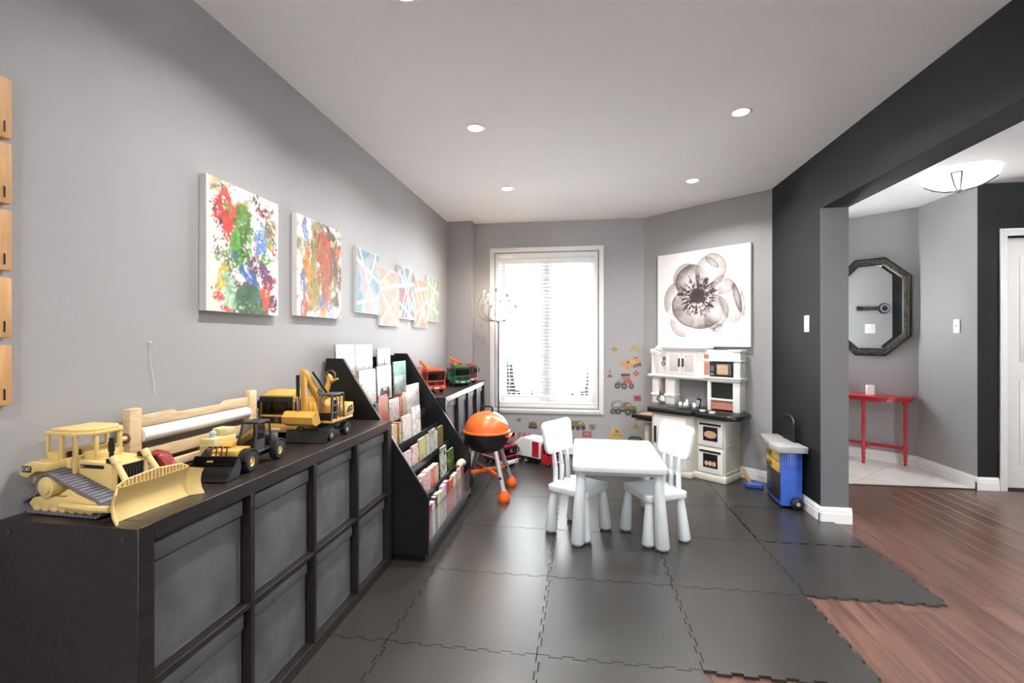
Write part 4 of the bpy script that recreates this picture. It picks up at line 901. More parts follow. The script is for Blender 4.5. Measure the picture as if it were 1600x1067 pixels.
label_plate(ex, 'CAT', (0.0838, 0.108, 0.118), 0.018, 0.011, ROT_E, size=0.008)
cf = G(); P0 = [(0.018, -0.056, 0.086), (0.080, -0.056, 0.086), (0.080, 0.052, 0.086), (0.018, 0.052, 0.086)]; P1 = [(0.020, -0.040, 0.196), (0.078, -0.040, 0.196), (0.078, 0.05, 0.196), (0.020, 0.05, 0.196)]
for a, b in zip(P0, P1): cf.cyl(a, b, 0.0042, n=8)
for i in range(4): cf.cyl(P1[i], P1[(i+1) % 4], 0.004, n=8)
for yy in (-0.015, 0.015): cf.cyl((0.0795, yy, 0.086), (0.078, yy+0.002, 0.196), 0.003, n=6)
for zz in (0.118, 0.15): cf.cyl((0.0795, -0.05, zz), (0.0785, 0.05, zz), 0.0028, n=6)
cf.box(0.020, 0.078, -0.040, 0.05, 0.194, 0.199)
cf.build('cab_frame', mat('toy_gunmetal', '#4a4b4d', 0.35), ex)
G().box(0.035, 0.065, -0.02, 0.02, 0.086, 0.11).box(0.035, 0.065, 0.015, 0.028, 0.105, 0.165).build('driver_seat', mat('toy_maroon', '#3b2424', 0.4), ex, bev=0.003)
G().box(0.018, 0.080, -0.058, -0.053, 0.086, 0.118).build('cab_door', BLKP, ex)
bs = [(0.03, 0.150), (0.015, 0.185), (-0.11, 0.305), (-0.128, 0.314), (-0.138, 0.298), (-0.118, 0.27), (-0.02, 0.165), (0.0, 0.12), (0.03, 0.10)]
bo = G().prism(bs, 'x', -0.020, 0.004).build('boom', CATO, ex, bev=0.003)
label_plate(bo, 'CAT', (0.0046, -0.028, 0.205), 0.030, 0.020, ROT_E @ Matrix.Rotation(R(-42), 4, 'Z'), size=0.011)
G().prism([(-0.138, 0.31), (-0.115, 0.305), (-0.118, 0.13), (-0.132, 0.13)], 'x', -0.018, 0.002).build('stick', CATO, ex, bev=0.002)
G().cyl((-0.026, -0.142, 0.29), (-0.026, -0.140, 0.20), 0.0075, n=12).build('hydraulic_cylinder', BLKP, ex)
G().cyl((-0.026, -0.140, 0.21), (-0.026, -0.138, 0.135), 0.0055, n=12).build('hydraulic_rod', CHROME, ex)
G().cyl((0.012, -0.09, 0.298), (0.012, 0.02, 0.20), 0.005, n=10).build('hydraulic_cylinder', BLKP, ex)
bq = G(); WB2 = 0.068
pr_ = [(-0.118, 0.135), (-0.142, 0.135), (-0.165, 0.115), (-0.162, 0.088), (-0.135, 0.076), (-0.100, 0.082)]
for i in range(len(pr_)-1):
    (y0, z0), (y1, z1) = pr_[i], pr_[i+1]; bq.hexa([(-0.085, y0, z0), (0.052, y0, z0), (0.052, y1, z1), (-0.085, y1, z1)], [(-0.085, y0+0.002, z0-0.003), (0.052, y0+0.002, z0-0.003), (0.052, y1+0.002, z1+0.003), (-0.085, y1+0.002, z1+0.003)])
for xx in (-0.085, 0.052): bq.prism(pr_, 'x', xx-0.0015, xx+0.0015)
bq.build('bucket', CATO, ex)
G().lathe([(0.021, -0.004), (0.026, -0.004), (0.026, 0.004), (0.021, 0.004), (0.021, -0.004)], c=(0.022, 0.035, 0.275), axis='y', n=24).build('hose_loop', mat('toy_hose_brown', '#6b4a2a', 0.5), ex)
G().tube([(0.0, 0.02, 0.17), (0.012, 0.03, 0.225), (0.022, 0.035, 0.275), (0.035, 0.03, 0.25), (0.06, 0.035, 0.262)], [0.012, 0.012, 0.014, 0.009, 0.004], n=10).build('grab_arm', CATO, ex)
# ================================================================== trucks on the far unit
TRED = mat('toy_orange_red', '#cf3f22', 0.3, var=0.03); TGRN = mat('toy_truck_green', '#15633f', 0.3, var=0.03)
TORG = mat('toy_orange', '#e07a2c', 0.35); TPNK = mat('toy_coral_red', '#d0453f', 0.4)
lorry('toy_truck', 'orange-red toy rescue truck nearest the camera on the far unit', 'toy truck', (-1.175, 3.765, UT), R(42), 1.0, TRED, kind='rescue', accent=TORG, L=0.36)
lorry('toy_truck', 'green toy crane truck in the middle of the far unit', 'toy truck', (-1.100, 4.335, UT), R(40), 0.98, TGRN, kind='crane', accent=TORG, emblem='chevron', L=0.36)
lorry('toy_truck', 'dark red and black toy truck farthest along, next to the window', 'toy truck', (-1.080, 4.635, UT), R(52), 0.95, mat('toy_dark_red', '#8d2a24', 0.3), kind='rescue', accent=TPNK, emblem='chevron', L=0.34)
# ================================================================== red and white trucks on the floor under the window
WRED = mat('toy_fire_red', '#b3202a', 0.28, var=0.03); WWH = mat('toy_white', '#e6e6e4', 0.4)
lorry('toy_truck', 'red and white toy fire engine with grey ladder on the floor behind the grill', 'toy truck', (-0.66, 4.475, MT), R(52), 1.1, WRED, lower=WWH, kind='ladder', emblem='chevron', L=0.30)
lorry('toy_truck', 'red toy refuse truck with white ribbed body on the floor under the window', 'toy truck', (-0.215, 4.545, MT), R(57), 1.15, WRED, kind='refuse', bodymat=WWH, emblem='chevron', L=0.40)
# ================================================================== toy barbecue
ORG = mat('grill_orange', '#e8692c', 0.32, var=0.02); ORG2 = mat('grill_orange_feet', '#e9601f', 0.4, var=0.02); BOWL = mat('grill_black', '#1f1b1f', 0.4, var=0.06)
GREY = mat('grill_tube_grey', '#b6b6b8', 0.3, metal=0.4)
gl = thing('toy_grill', 'orange kettle toy barbecue on grey legs beside the book rack', 'toy grill', (-0.748, 3.725, MT))
prof = [(0.183, 0.478), (0.190, 0.482), (0.190, 0.492), (0.180, 0.497)]
for k in range(1, 11): a = R(90*k/10); prof.append((0.176*math.cos(a)+0.0001, 0.500+0.146*math.sin(a)))
lid = G().lathe(prof, n=40).build('lid', ORG, gl)
hd = G().tube([(-0.045, 0, 0.640), (-0.045, 0, 0.672), (-0.03, 0, 0.684), (0.03, 0, 0.684), (0.045, 0, 0.672), (0.045, 0, 0.640)], 0.0095, n=10).build('lid_handle', BLKP, lid)
sw = G()
for k in range(12):
    a0 = R(-62+k*5.2); pass
def dome(az, el, r=1.004): return (0.176*r*math.cos(el)*math.cos(az), 0.176*r*math.cos(el)*math.sin(az), 0.500+0.146*r*math.sin(el))
v = []; f = []; n = 14
for k in range(n+1):
    t = k/n; az = R(-62+70*t); el = R(58-44*t); w_ = R(5.5*math.sin(math.pi*min(1, t*1.02))+1.2)
    v += [dome(az, el+w_, 1.006), dome(az, el-w_, 1.006)]
for k in range(n): f.append((2*k, 2*k+1, 2*k+3, 2*k+2))
sw.add(v, f).build('lid_swoosh', mat('grill_swoosh_white', '#f0e6dc', 0.4), lid, fix=False)
prof = [(0.0001, 0.318), (0.07, 0.322), (0.125, 0.345), (0.160, 0.390), (0.178, 0.440), (0.182, 0.478), (0.170, 0.478)]
G().lathe(prof, n=40).build('bowl', BOWL, gl)
G().box(0.16, 0.235, -0.075, 0.055, 0.452, 0.466).box(0.20, 0.235, -0.075, 0.055, 0.440, 0.466).build('side_shelf', ORG, gl, bev=0.004)
FT = [(0.172, -0.198), (0.165, 0.198), (-0.165, -0.19), (-0.165, 0.19)]
for i, (fx, fy) in enumerate(FT):
    top = Vector((fx*0.52, fy*0.50, 0.345)); bot = Vector((fx, fy, 0.05)); 
    l = G().cyl(top, bot+(top-bot)*0.03, 0.0185, n=18).build('leg', GREY, gl)
    m_ = top.lerp(bot, 0.62)
    if i < 2:
        G().lathe([(0.0, 0.0), (0.044, 0.0), (0.047, 0.012), (0.045, 0.03), (0.036, 0.052), (0.026, 0.066), (0.021, 0.078), (0.0, 0.078)], c=(fx, fy, 0.0), n=26).build('foot', ORG2, l)
        G().cyl(m_+Vector((0.0, -0.018, 0)), m_+Vector((0, -0.0225, 0)), 0.011, n=16).build('leg_bolt', BLKP, l)
    else:
        G().lathe([(0, -0.014), (0.030, -0.014), (0.045, -0.01), (0.048, 0), (0.045, 0.01), (0.030, 0.014), (0, 0.014)], c=(fx-0.004, fy, 0.049), axis='x', n=24).build('wheel', BLKP, l)
def at_leg(i, z): fx, fy = FT[i]; t = (0.345-z)/(0.345-0.05); return Vector((fx*0.52*(1-t)+fx*t, fy*0.5*(1-t)+fy*t, z))
for a, b in ((0, 3), (1, 2)):
    p, q = at_leg(a, 0.165), at_leg(b, 0.185); d = (q-p).normalized(); s_ = Vector((-d.y, d.x, 0))*0.009
    zt = 0.014
    G().hexa([p-s_-Vector((0, 0, zt)), p+s_-Vector((0, 0, zt)), q+s_-Vector((0, 0, zt)), q-s_-Vector((0, 0, zt))], [p-s_+Vector((0, 0, zt)), p+s_+Vector((0, 0, zt)), q+s_+Vector((0, 0, zt)), q-s_+Vector((0, 0, zt))]).build('cross_brace', ORG, gl, bev=0.003)
# ================================================================== floor lamp with looping arms
lp = thing('floor_lamp', 'chrome floor lamp with looping arms and bare bulbs before the window', 'floor lamp', (-0.853, 4.875, MT))
G().lathe([(0, 0), (0.105, 0), (0.108, 0.006), (0.10, 0.014), (0.02, 0.020), (0.012, 0.03), (0.0, 0.03)], n=32).build('base', CHROME, lp)
G().cyl((0, 0, 0.02), (0, 0, 1.40), 0.0075, n=14).build('pole', mat('lamp_pole_dark', '#5d5a57', 0.3, metal=0.8), lp)
G().lathe([(0, 1.385), (0.012, 1.388), (0.024, 1.40), (0.026, 1.412), (0.016, 1.424), (0, 1.426)], n=20).build('hub', CHROME, lp)
BULB = mat('bulb_glow', '#fff4e0', 0.3, emit='#ffe6c2', estr=26.0); SOCK = mat('lamp_socket', '#8f8c88', 0.3, metal=0.9)
for k in range(10):
    az = 2*math.pi*k/10+0.35; up = (k*7 % 10)/10; rr = 0.235-0.075*((k*3) % 4)/3; h1 = 0.02-0.05*((k*3) % 3)/2; topz = 0.15+0.17*up
    ca, sa = math.cos(az), math.sin(az); P = []
    ctl = [(0.015, 0.0), (rr*0.55, h1-0.012), (rr*0.95, h1+0.03), (rr*1.08, topz*0.45), (rr*0.98, topz*0.75), (rr*0.80, topz)]
    for i in range(len(ctl)-1):
        p0 = ctl[max(0, i-1)]; p1 = ctl[i]; p2 = ctl[i+1]; p3 = ctl[min(len(ctl)-1, i+2)]
        for s in range(4):
            t = s/4; q = [0.5*((2*p1[j])+(-p0[j]+p2[j])*t+(2*p0[j]-5*p1[j]+4*p2[j]-p3[j])*t*t+(-p0[j]+3*p1[j]-3*p2[j]+p3[j])*t**3) for j in (0, 1)]
            P.append((q[0]*ca, q[0]*sa, 1.408+q[1]))
    P.append((ctl[-1][0]*ca, ctl[-1][0]*sa, 1.408+ctl[-1][1]))
    arm = G().tube(P, 0.0036, n=8).build('arm', mat('lamp_arm_steel', '#8f8b87', 0.25, metal=0.9), lp)
    e = Vector(P[-1]); d = (e-Vector(P[-3])).normalized()
    G().cyl(e-d*0.01, e+d*0.028, 0.010, n=14).build('socket', SOCK, arm)
    G().cyl(e+d*0.028, e+d*0.046, 0.0055, n=12).sph(tuple(e+d*0.047), 0.0058, n=10, m=6).build('bulb', BULB, arm)
_l = bpy.data.lights.new('floor_lamp_light', 'POINT'); _l.energy = 1.5; _l.color = (1, 0.8, 0.58); _l.shadow_soft_size = 0.03
_o = bpy.data.objects.new('floor_lamp_light', _l); COL.objects.link(_o); _o.parent = lp; _o.location = (-0.06, -0.03, 1.60)
# ================================================================== play kitchen on the diagonal wall (local x along the wall, front towards -y)
KA = math.atan2(B45[1]-A45[1], B45[0]-A45[0])
def on45(name, label, cat, s=0.0, z=0.0, off=0.0):
    d = Vector((math.cos(KA), math.sin(KA))); nI = Vector((d.y, -d.x)); p = Vector(A45)+d*s+nI*off
    return thing(name, label, cat, (p.x, p.y, z), KA)
KW = mat('kitchen_white_plastic', '#e9e8e4', 0.4, var=0.015); KB = mat('kitchen_beige_plastic', '#cfcabb', 0.45, var=0.02); KK = mat('kitchen_black_counter', '#1b1a1a', 0.35, var=0.1)
BRK = mat('brick_print', '#b5553f', 0.55, var=0.15, scale=90); MORT = mat('brick_joint', '#e2d6c8', 0.6); TANP = mat('food_print_tan', '#c9a183', 0.5, var=0.2, scale=60)
kt = on45('play_kitchen', 'white, beige and black plastic play kitchen under the flower picture', 'play kitchen', 0, MT, 0.0)
def bricks(par, x0, x1, z0, z1, y, bw=0.030, bh=0.0125, vertical=False):
    g = G().box(x0, x1, y, y+0.002, z0, z1).build('brick_panel', MORT, par)
    b = G(); r = 0; z = z0+0.001
    while z < z1-0.002:
        x = x0-(bw/2 if r % 2 else 0)
        while x < x1-0.001:
            a, c = max(x+0.0016, x0), min(x+bw-0.0016, x1)
            if c-a > 0.002: b.box(a, c, y-0.0008, y, z, min(z+bh-0.0032, z1))
            x += bw
        z += bh; r += 1
    tag(b.build('printed_bricks', BRK, g), kind='stuff')
# lower cabinets
G().box(0.36, 0.752, -0.405, -0.04, 0.02, 0.545).build('sink_cabinet', KB, kt, bev=0.008)
G().box(0.35, 0.76, -0.415, -0.04, 0.0, 0.05).build('sink_plinth', KB, kt, bev=0.008)
dr = G().box(0.385, 0.715, -0.416, -0.404, 0.062, 0.525).build('fridge_door', KW, kt, bev=0.004)
G().box(0.40, 0.418, -0.43, -0.416, 0.27, 0.42).build('door_handle', BLKP, dr, bev=0.003)
G().box(0.752, 1.022, -0.325, -0.04, 0.02, 0.545).build('oven_cabinet', KB, kt, bev=0.008)
G().box(0.742, 1.036, -0.348, -0.04, 0.0, 0.058).build('oven_plinth', KB, kt, bev=0.010)
for zz in (0.515, 0.30, 0.075): G().box(1.018, 1.030, -0.31, -0.05, zz, zz+0.014).build('side_band', KB, kt, bev=0.004)
for (z0, z1) in ((0.30, 0.515), (0.070, 0.283)):
    d = G().box(0.785, 1.003, -0.341, -0.324, z0, z1).build('oven_door', KW, kt, bev=0.004)
    G().box(0.800, 0.988, -0.352, -0.341, z1-0.036, z1-0.020).build('oven_handle', BLKP, d, bev=0.003)
    G().box(0.832, 0.960, -0.3425, -0.341, z0+0.045, z1-0.05).build('oven_window', BLKP, d)
    if z0 > 0.2: G().prism(circ(0.056, 24, 0.896, z0+0.10, 0.032), 'y', -0.3432, -0.3426).build('pizza_print', TANP, d)
    else:
        for xx in (0.862, 0.896, 0.930): G().prism(circ(0.017, 14, xx, z0+0.082, 0.022), 'y', -0.3432, -0.3426).build('bun_print', TANP, d)
# counters
G().box(0.335, 0.775, -0.45, -0.02, 0.548, 0.592).build('sink_counter', KK, kt, bev=0.012, seg=3)
pts = [(0.778, -0.40), (1.06, -0.40)]+[(1.06+0.085*math.sin(R(a)), -0.315-0.085*math.cos(R(a))) for a in range(0, 91, 15)]+[(1.145, -0.12), (1.10, -0.05), (1.06, -0.02), (0.778, -0.02)]
G().prism(pts, 'z', 0.540, 0.584).build('oven_counter', KK, kt, bev=0.012, seg=3)
G().prism(rrect(0.20, 0.15, 0.04, 6, 0.55, -0.25), 'z', 0.592, 0.5965).build('sink_basin', mat('sink_dark', '#262627', 0.3), kt)
for xx in (0.86, 1.0): G().prism(circ(0.052, 24, xx, -0.24), 'z', 0.584, 0.588).build('burner', mat('burner_grey', '#2d2d2e', 0.4), kt)
G().tube([(0.58, -0.15, 0.592), (0.58, -0.15, 0.632), (0.585, -0.17, 0.652), (0.60, -0.20, 0.652), (0.61, -0.215, 0.632), (0.61, -0.217, 0.618)], 0.010, n=12).build('tap', KW, kt)
for xx in (0.50, 0.55, 0.64): G().lathe([(0.0, 0.0), (0.018, 0.0), (0.017, 0.02), (0.010, 0.034), (0, 0.038)], c=(xx, -0.14, 0.592), n=16).build('tap_knob', KW, kt)
ph_ = G(Matrix.Translation((0.675, -0.13, 0.632)) @ Matrix.Rotation(R(14), 4, 'Y')).box(-0.021, 0.021, -0.010, 0.010, -0.04, 0.045).build('toy_phone', BLKP, kt, bev=0.004)
kq = G(Matrix.Translation((0.675, -0.13, 0.632)) @ Matrix.Rotation(R(14), 4, 'Y'))
for i in range(3):
    for j in range(4): kq.box(-0.016+i*0.012, -0.008+i*0.012, -0.0115, -0.0100, -0.032+j*0.016, -0.022+j*0.016)
kq.build('phone_keys', LETTER, ph_)
G().lathe([(0.0, 0), (0.026, 0), (0.028, 0.012), (0.0, 0.016)], c=(0.80, -0.29, 0.584), n=18).build('dial', KW, kt)
G().lathe([(0.0, 0), (0.026, 0), (0.028, 0.012), (0.0, 0.016)], c=(0.905, -0.33, 0.584), n=18).build('dial', KW, kt)
# wing table
G().prism(rrect(0.22, 0.30, 0.02, 4, 0.225, -0.24), 'z', 0.455, 0.488).build('side_table', KK, kt, bev=0.004)
G().box(0.15, 0.30, -0.33, -0.16, 0.488, 0.491).build('table_mat', mat('side_table_tan', '#c9a58f', 0.5), kt)
G().box(0.14, 0.33, -0.36, -0.12, 0.425, 0.440).box(0.21, 0.26, -0.30, -0.15, 0.0, 0.43).box(0.17, 0.31, -0.34, -0.12, 0.0, 0.05).build('side_table_post', KB, kt, bev=0.006)
# upper storey: left columns and cupboard
for (x0, x1) in ((0.190, 0.262), (0.335, 0.432)):
    G().box(x0, x1, -0.135, -0.03, 0.59, 0.86).box(x0-0.008, x1+0.008, -0.145, -0.03, 0.665, 0.690).build('column', KW, kt, bev=0.006)
G().box(0.262, 0.335, -0.05, -0.03, 0.59, 0.86).build('column_back', KW, kt)
bricks(kt, 0.265, 0.333, 0.70, 0.845, -0.054)
G().box(0.168, 0.80, -0.165, -0.03, 0.845, 0.878).box(0.160, 0.74, -0.178, -0.03, 0.858, 0.872).build('upper_shelf', KW, kt, bev=0.006)
G().box(0.178, 0.350, -0.06, -0.03, 0.875, 1.11).box(0.178, 0.20, -0.13, -0.03, 0.875, 1.11).box(0.168, 0.21, -0.14, -0.03, 1.08, 1.125).build('clock_bay', KW, kt, bev=0.005)
bricks(kt, 0.262, 0.345, 0.985, 1.045, -0.064)
ck = G().cyl((0.288, -0.145, 1.108), (0.288, -0.165, 1.108), 0.056, n=30).build('toy_clock', KW, kt, bev=0.005)
cg = G()
for k in range(12): a = 2*math.pi*k/12; cg.box(0.288+0.042*math.cos(a)-0.002, 0.288+0.042*math.cos(a)+0.002, -0.1662, -0.1650, 1.108+0.042*math.sin(a)-0.002, 1.108+0.042*math.sin(a)+0.002)
cg.add([(0.288, -0.1664, 1.106), (0.258, -0.1664, 1.122), (0.259, -0.1664, 1.126), (0.289, -0.1664, 1.111)], [(0, 1, 2, 3)]).add([(0.284, -0.1664, 1.104), (0.284, -0.1664, 1.110), (0.322, -0.1664, 1.110), (0.322, -0.1664, 1.107)], [(0, 1, 2, 3)])
cg.build('clock_hands', BLKP, ck, fix=False)
for (xx, zz, r) in ((0.283, 0.978, 0.030), (0.312, 0.925, 0.024)):
    o = G().cyl((xx, -0.062, zz), (xx, -0.078, zz), r, n=24).build('gauge', KW, kt, bev=0.003); G().lathe([(r*0.4, -0.0785), (r*0.72, -0.0785), (r*0.72, -0.0795), (r*0.4, -0.0795), (r*0.4, -0.0785)], c=(xx, 0, zz), axis='y', n=20).build('gauge_dial', BLKP if r > 0.025 else TANP, o)
G().box(0.350, 0.735, -0.150, -0.03, 0.875, 1.125).box(0.338, 0.755, -0.175, -0.03, 1.115, 1.135).box(0.325, 0.775, -0.195, -0.03, 1.133, 1.152).build('cupboard', KW, kt, bev=0.005)
FROST = mat('cupboard_pane', '#cfc6c0', 0.3, var=0.03)
for (x0, x1, hx) in ((0.368, 0.519, 0.502), (0.523, 0.675, 0.540)):
    d = G().box(x0, x1, -0.162, -0.150, 0.887, 1.092).build('cupboard_door', KW, kt, bev=0.003)
    G().box(x0+0.030, x1-0.030, -0.1640, -0.1625, 0.915, 1.068).build('door_pane', FROST, d, bev=0.001)
    hg = G()
    for k in range(5): hg.sph((hx, -0.170, 0.968+k*0.016), 0.0095, n=10, m=6)
    hg.box(hx-0.004, hx+0.004, -0.172, -0.162, 0.962, 1.038).build('handle', BLKP, d)
# right tower
tw = G().box(0.770, 0.800, -0.15, -0.03, 0.575, 0.86).box(1.0, 1.062, -0.15, -0.03, 0.575, 0.86).box(0.80, 1.0, -0.05, -0.03, 0.575, 0.86).box(0.795, 1.01, -0.15, -0.03, 0.675, 0.692).box(0.795, 1.01, -0.15, -0.03, 0.835, 0.86)
tw.box(0.752, 1.072, -0.165, -0.03, 0.848, 0.868).box(0.742, 1.082, -0.175, -0.03, 0.868, 0.884)
tw.box(0.735, 0.79, -0.15, -0.03, 0.884, 1.125).box(1.005, 1.066, -0.15, -0.03, 0.884, 1.122).box(0.79, 1.005, -0.045, -0.03, 0.884, 1.122).box(0.79, 1.005, -0.15, -0.03, 1.02, 1.04).box(0.955, 1.076, -0.158, -0.03, 1.108, 1.128).box(0.72, 1.076, -0.158, -0.03, 1.022, 1.036)
tw.build('tower', KW, kt, bev=0.005)
bb = G().box(0.802, 0.998, -0.135, -0.128, 0.694, 0.833).build('blackboard', mat('kitchen_blackboard', '#131313', 0.6), kt)
bricks(kt, 0.802, 0.998, 0.595, 0.674, -0.128)
bricks(kt, 0.742, 0.786, 0.895, 1.012, -0.152); bricks(kt, 0.742, 0.786, 1.046, 1.085, -0.152)
mw = G().box(0.792, 1.003, -0.150, -0.05, 0.890, 1.012).build('toy_microwave', BLKP, kt, bev=0.004)
G().box(0.858, 0.966, -0.1525, -0.150, 0.905, 0.998).build('microwave_window', mat('microwave_frame_grey', '#8e8a84', 0.4), mw, bev=0.001)
G().box(0.866, 0.958, -0.1535, -0.1526, 0.912, 0.990).build('microwave_print', TANP, mw)
mk = G()
for i in range(3):
    for j in range(4): mk.box(0.802+i*0.011, 0.810+i*0.011, -0.1515, -0.150, 0.935+j*0.012, 0.943+j*0.012)
mk.box(0.80, 0.832, -0.152, -0.15, 0.90, 0.918).build('microwave_keys', mat('key_grey', '#8d8688', 0.5), mw)
G().box(0.978, 0.984, -0.158, -0.15, 0.905, 1.0).build('microwave_handle', mat('key_grey', '#8d8688', 0.5), mw)
# coffee maker
cm = G().box(0.262, 0.338, -0.14, -0.06, 0.600, 0.612).box(0.262, 0.338, -0.075, -0.06, 0.610, 0.672).box(0.262, 0.338, -0.14, -0.06, 0.670, 0.690).cyl((0.30, -0.10, 0.690), (0.30, -0.10, 0.708), 0.045, n=22).build('coffee_maker', mat('coffee_grey', '#6d6b69', 0.4), kt, bev=0.003)
G().lathe([(0.0, 0.612), (0.028, 0.613), (0.033, 0.630), (0.026, 0.660), (0.020, 0.668), (0, 0.668)], c=(0.30, -0.115, 0), n=20).build('coffee_jug', KW, cm)
G().tube([(0.285, -0.145, 0.66), (0.275, -0.168, 0.655), (0.268, -0.172, 0.635), (0.275, -0.155, 0.618)], 0.006, n=8).build('jug_handle', BLKP, cm)
# ================================================================== toy workbench against the charcoal wall (front towards -x)
wb = thing('toy_workbench', 'blue toy workbench with yellow drawers against the charcoal wall', 'toy workbench', (0, 0, MT))
BLUE = mat('bench_blue', '#3f68c8', 0.38, var=0.04); BYEL = mat('bench_yellow', '#d9b545', 0.42, var=0.03); BGR = mat('bench_grey_top', '#a9a9a8', 0.5, var=0.05)
def bow(x, y0, y1, d, n=10): return [(x-d*(1-((2*k/n)-1)**2), y0+(y1-y0)*k/n) for k in range(n+1)]
Y0, Y1 = 3.655, 4.06; XB = 1.568
def slant(o, a=0.0, n=10):   # slightly bowed front that runs back towards the wall at the far end
    return [(1.427-o+0.048*k/n-0.018*(1-((2*k/n)-1)**2), Y0+a+(Y1-Y0-2*a)*k/n) for k in range(n+1)]
fr_ = slant(0.0)
G().prism(fr_+[(XB, Y1), (XB, Y0)], 'z', 0.02, 0.435).build('body', BLUE, wb, bev=0.004)
sr = G()
for k in range(7):
    x = 1.445+k*0.017
    for (z0, z1) in ((0.085, 0.205), (0.215, 0.30), (0.315, 0.40)): sr.box(x, x+0.006, Y0-0.004, Y0+0.001, z0, z1)
sr.box(1.44, 1.556, Y0-0.005, Y0+0.001, 0.205, 0.213).box(1.44, 1.556, Y0-0.005, Y0+0.001, 0.303, 0.311).build('side_ribs', BLUE, wb)
tp = [(a-0.03, Y0-0.055+(Y1+0.06-Y0+0.055)*k/10) for k, (a, b) in enumerate(slant(0.0))]
G().prism(tp+[(1.580, Y1+0.06), (1.580, Y0-0.055)], 'z', 0.418, 0.452).build('bench_top', BGR, wb, bev=0.006)
G().prism(bow(1.380, Y0-0.06, Y0+0.10, 0.0)+[(1.582, Y0+0.10), (1.582, Y0-0.06)], 'z', 0.412, 0.458).build('bench_top_end', BGR, wb, bev=0.006)
gq = G()
for k in range(7):
    for j in range(8): gq.box(1.395+j*0.020, 1.403+j*0.020, 3.79+k*0.045, 3.795+k*0.045, 0.452, 0.4536)
gq.build('top_grid', mat('bench_dark_print', '#5a5a5a', 0.6), wb)
for (z0, z1) in ((0.335, 0.405), (0.255, 0.325)):
    o_ = slant(-0.001, 0.02); i_ = [(a-0.008, b) for a, b in o_]
    d = G().prism(i_+o_[::-1], 'z', z0, z1).build('drawer', BYEL, wb, bev=0.002)
    G().box(1.408, 1.424, 3.82, 3.88, z0+0.02, z1-0.02).build('drawer_grip', mat('bench_grip_dark', '#6d5318', 0.5), d, bev=0.003)
o_ = slant(-0.001, 0.02); i_ = [(a-0.006, b) for a, b in o_]
G().prism(i_+o_[::-1], 'z', 0.05, 0.245).build('tool_panel', mat('bench_black_print', '#1a1512', 0.3, var=0.9, scale=26), wb)
G().lathe([(0, -0.013), (0.036, -0.013), (0.043, -0.009), (0.043, 0.009), (0.036, 0.013), (0, 0.013)], c=(1.527, Y0-0.019, 0.044), axis='y', n=26).build('wheel', BLKP, wb)
G().lathe([(0, -0.003), (0.012, -0.003), (0.014, 0.0), (0.012, 0.003), (0, 0.003)], c=(1.527, Y0-0.035, 0.044), axis='y', n=16).build('wheel_cap', GREY, wb)
G().lathe([(0, -0.013), (0.036, -0.013), (0.043, -0.009), (0.043, 0.009), (0.036, 0.013), (0, 0.013)], c=(1.527, Y1+0.019, 0.044), axis='y', n=26).build('wheel', BLKP, wb)
ap = [(3.765, 0.455), (3.765, 0.585)]+[(3.855-0.09*math.cos(R(a)), 0.585+0.062*math.sin(R(a))) for a in range(10, 171, 16)]+[(3.945, 0.585), (3.945, 0.455)]
pg = G().tube([(1.560, a, b) for a, b in ap], 0.008, n=8)
for k in range(1, 9): y = 3.765+0.18*k/9; pg.cyl((1.560, y, 0.455), (1.560, y, 0.585+0.062*math.sqrt(max(0, 1-((y-3.855)/0.09)**2))), 0.0032, n=6)
for k in range(1, 8): z = 0.455+0.155*k/8; pg.cyl((1.560, 3.768, z), (1.560, 3.942, z), 0.0032, n=6)
pg.build('tool_rack', BLKP, wb)
bt = thing('toy_shovel', 'small blue plastic toy with tan handle on the mat by the workbench', 'toy', (1.405, 4.14, MT), R(160))
G().prism([(-0.07, -0.035), (0.05, -0.045), (0.075, 0), (0.05, 0.045), (-0.07, 0.035)], 'z', 0.0, 0.045).build('base', mat('toy_navy_blue', '#37529a', 0.4), bt, bev=0.012, seg=3)
G().tube([(0.03, 0.0, 0.04), (0.055, 0.01, 0.09), (0.075, 0.015, 0.135), (0.08, 0.015, 0.16)], [0.016, 0.015, 0.012, 0.008], n=10).build('handle', mat('toy_tan', '#c99e6a', 0.5), bt)
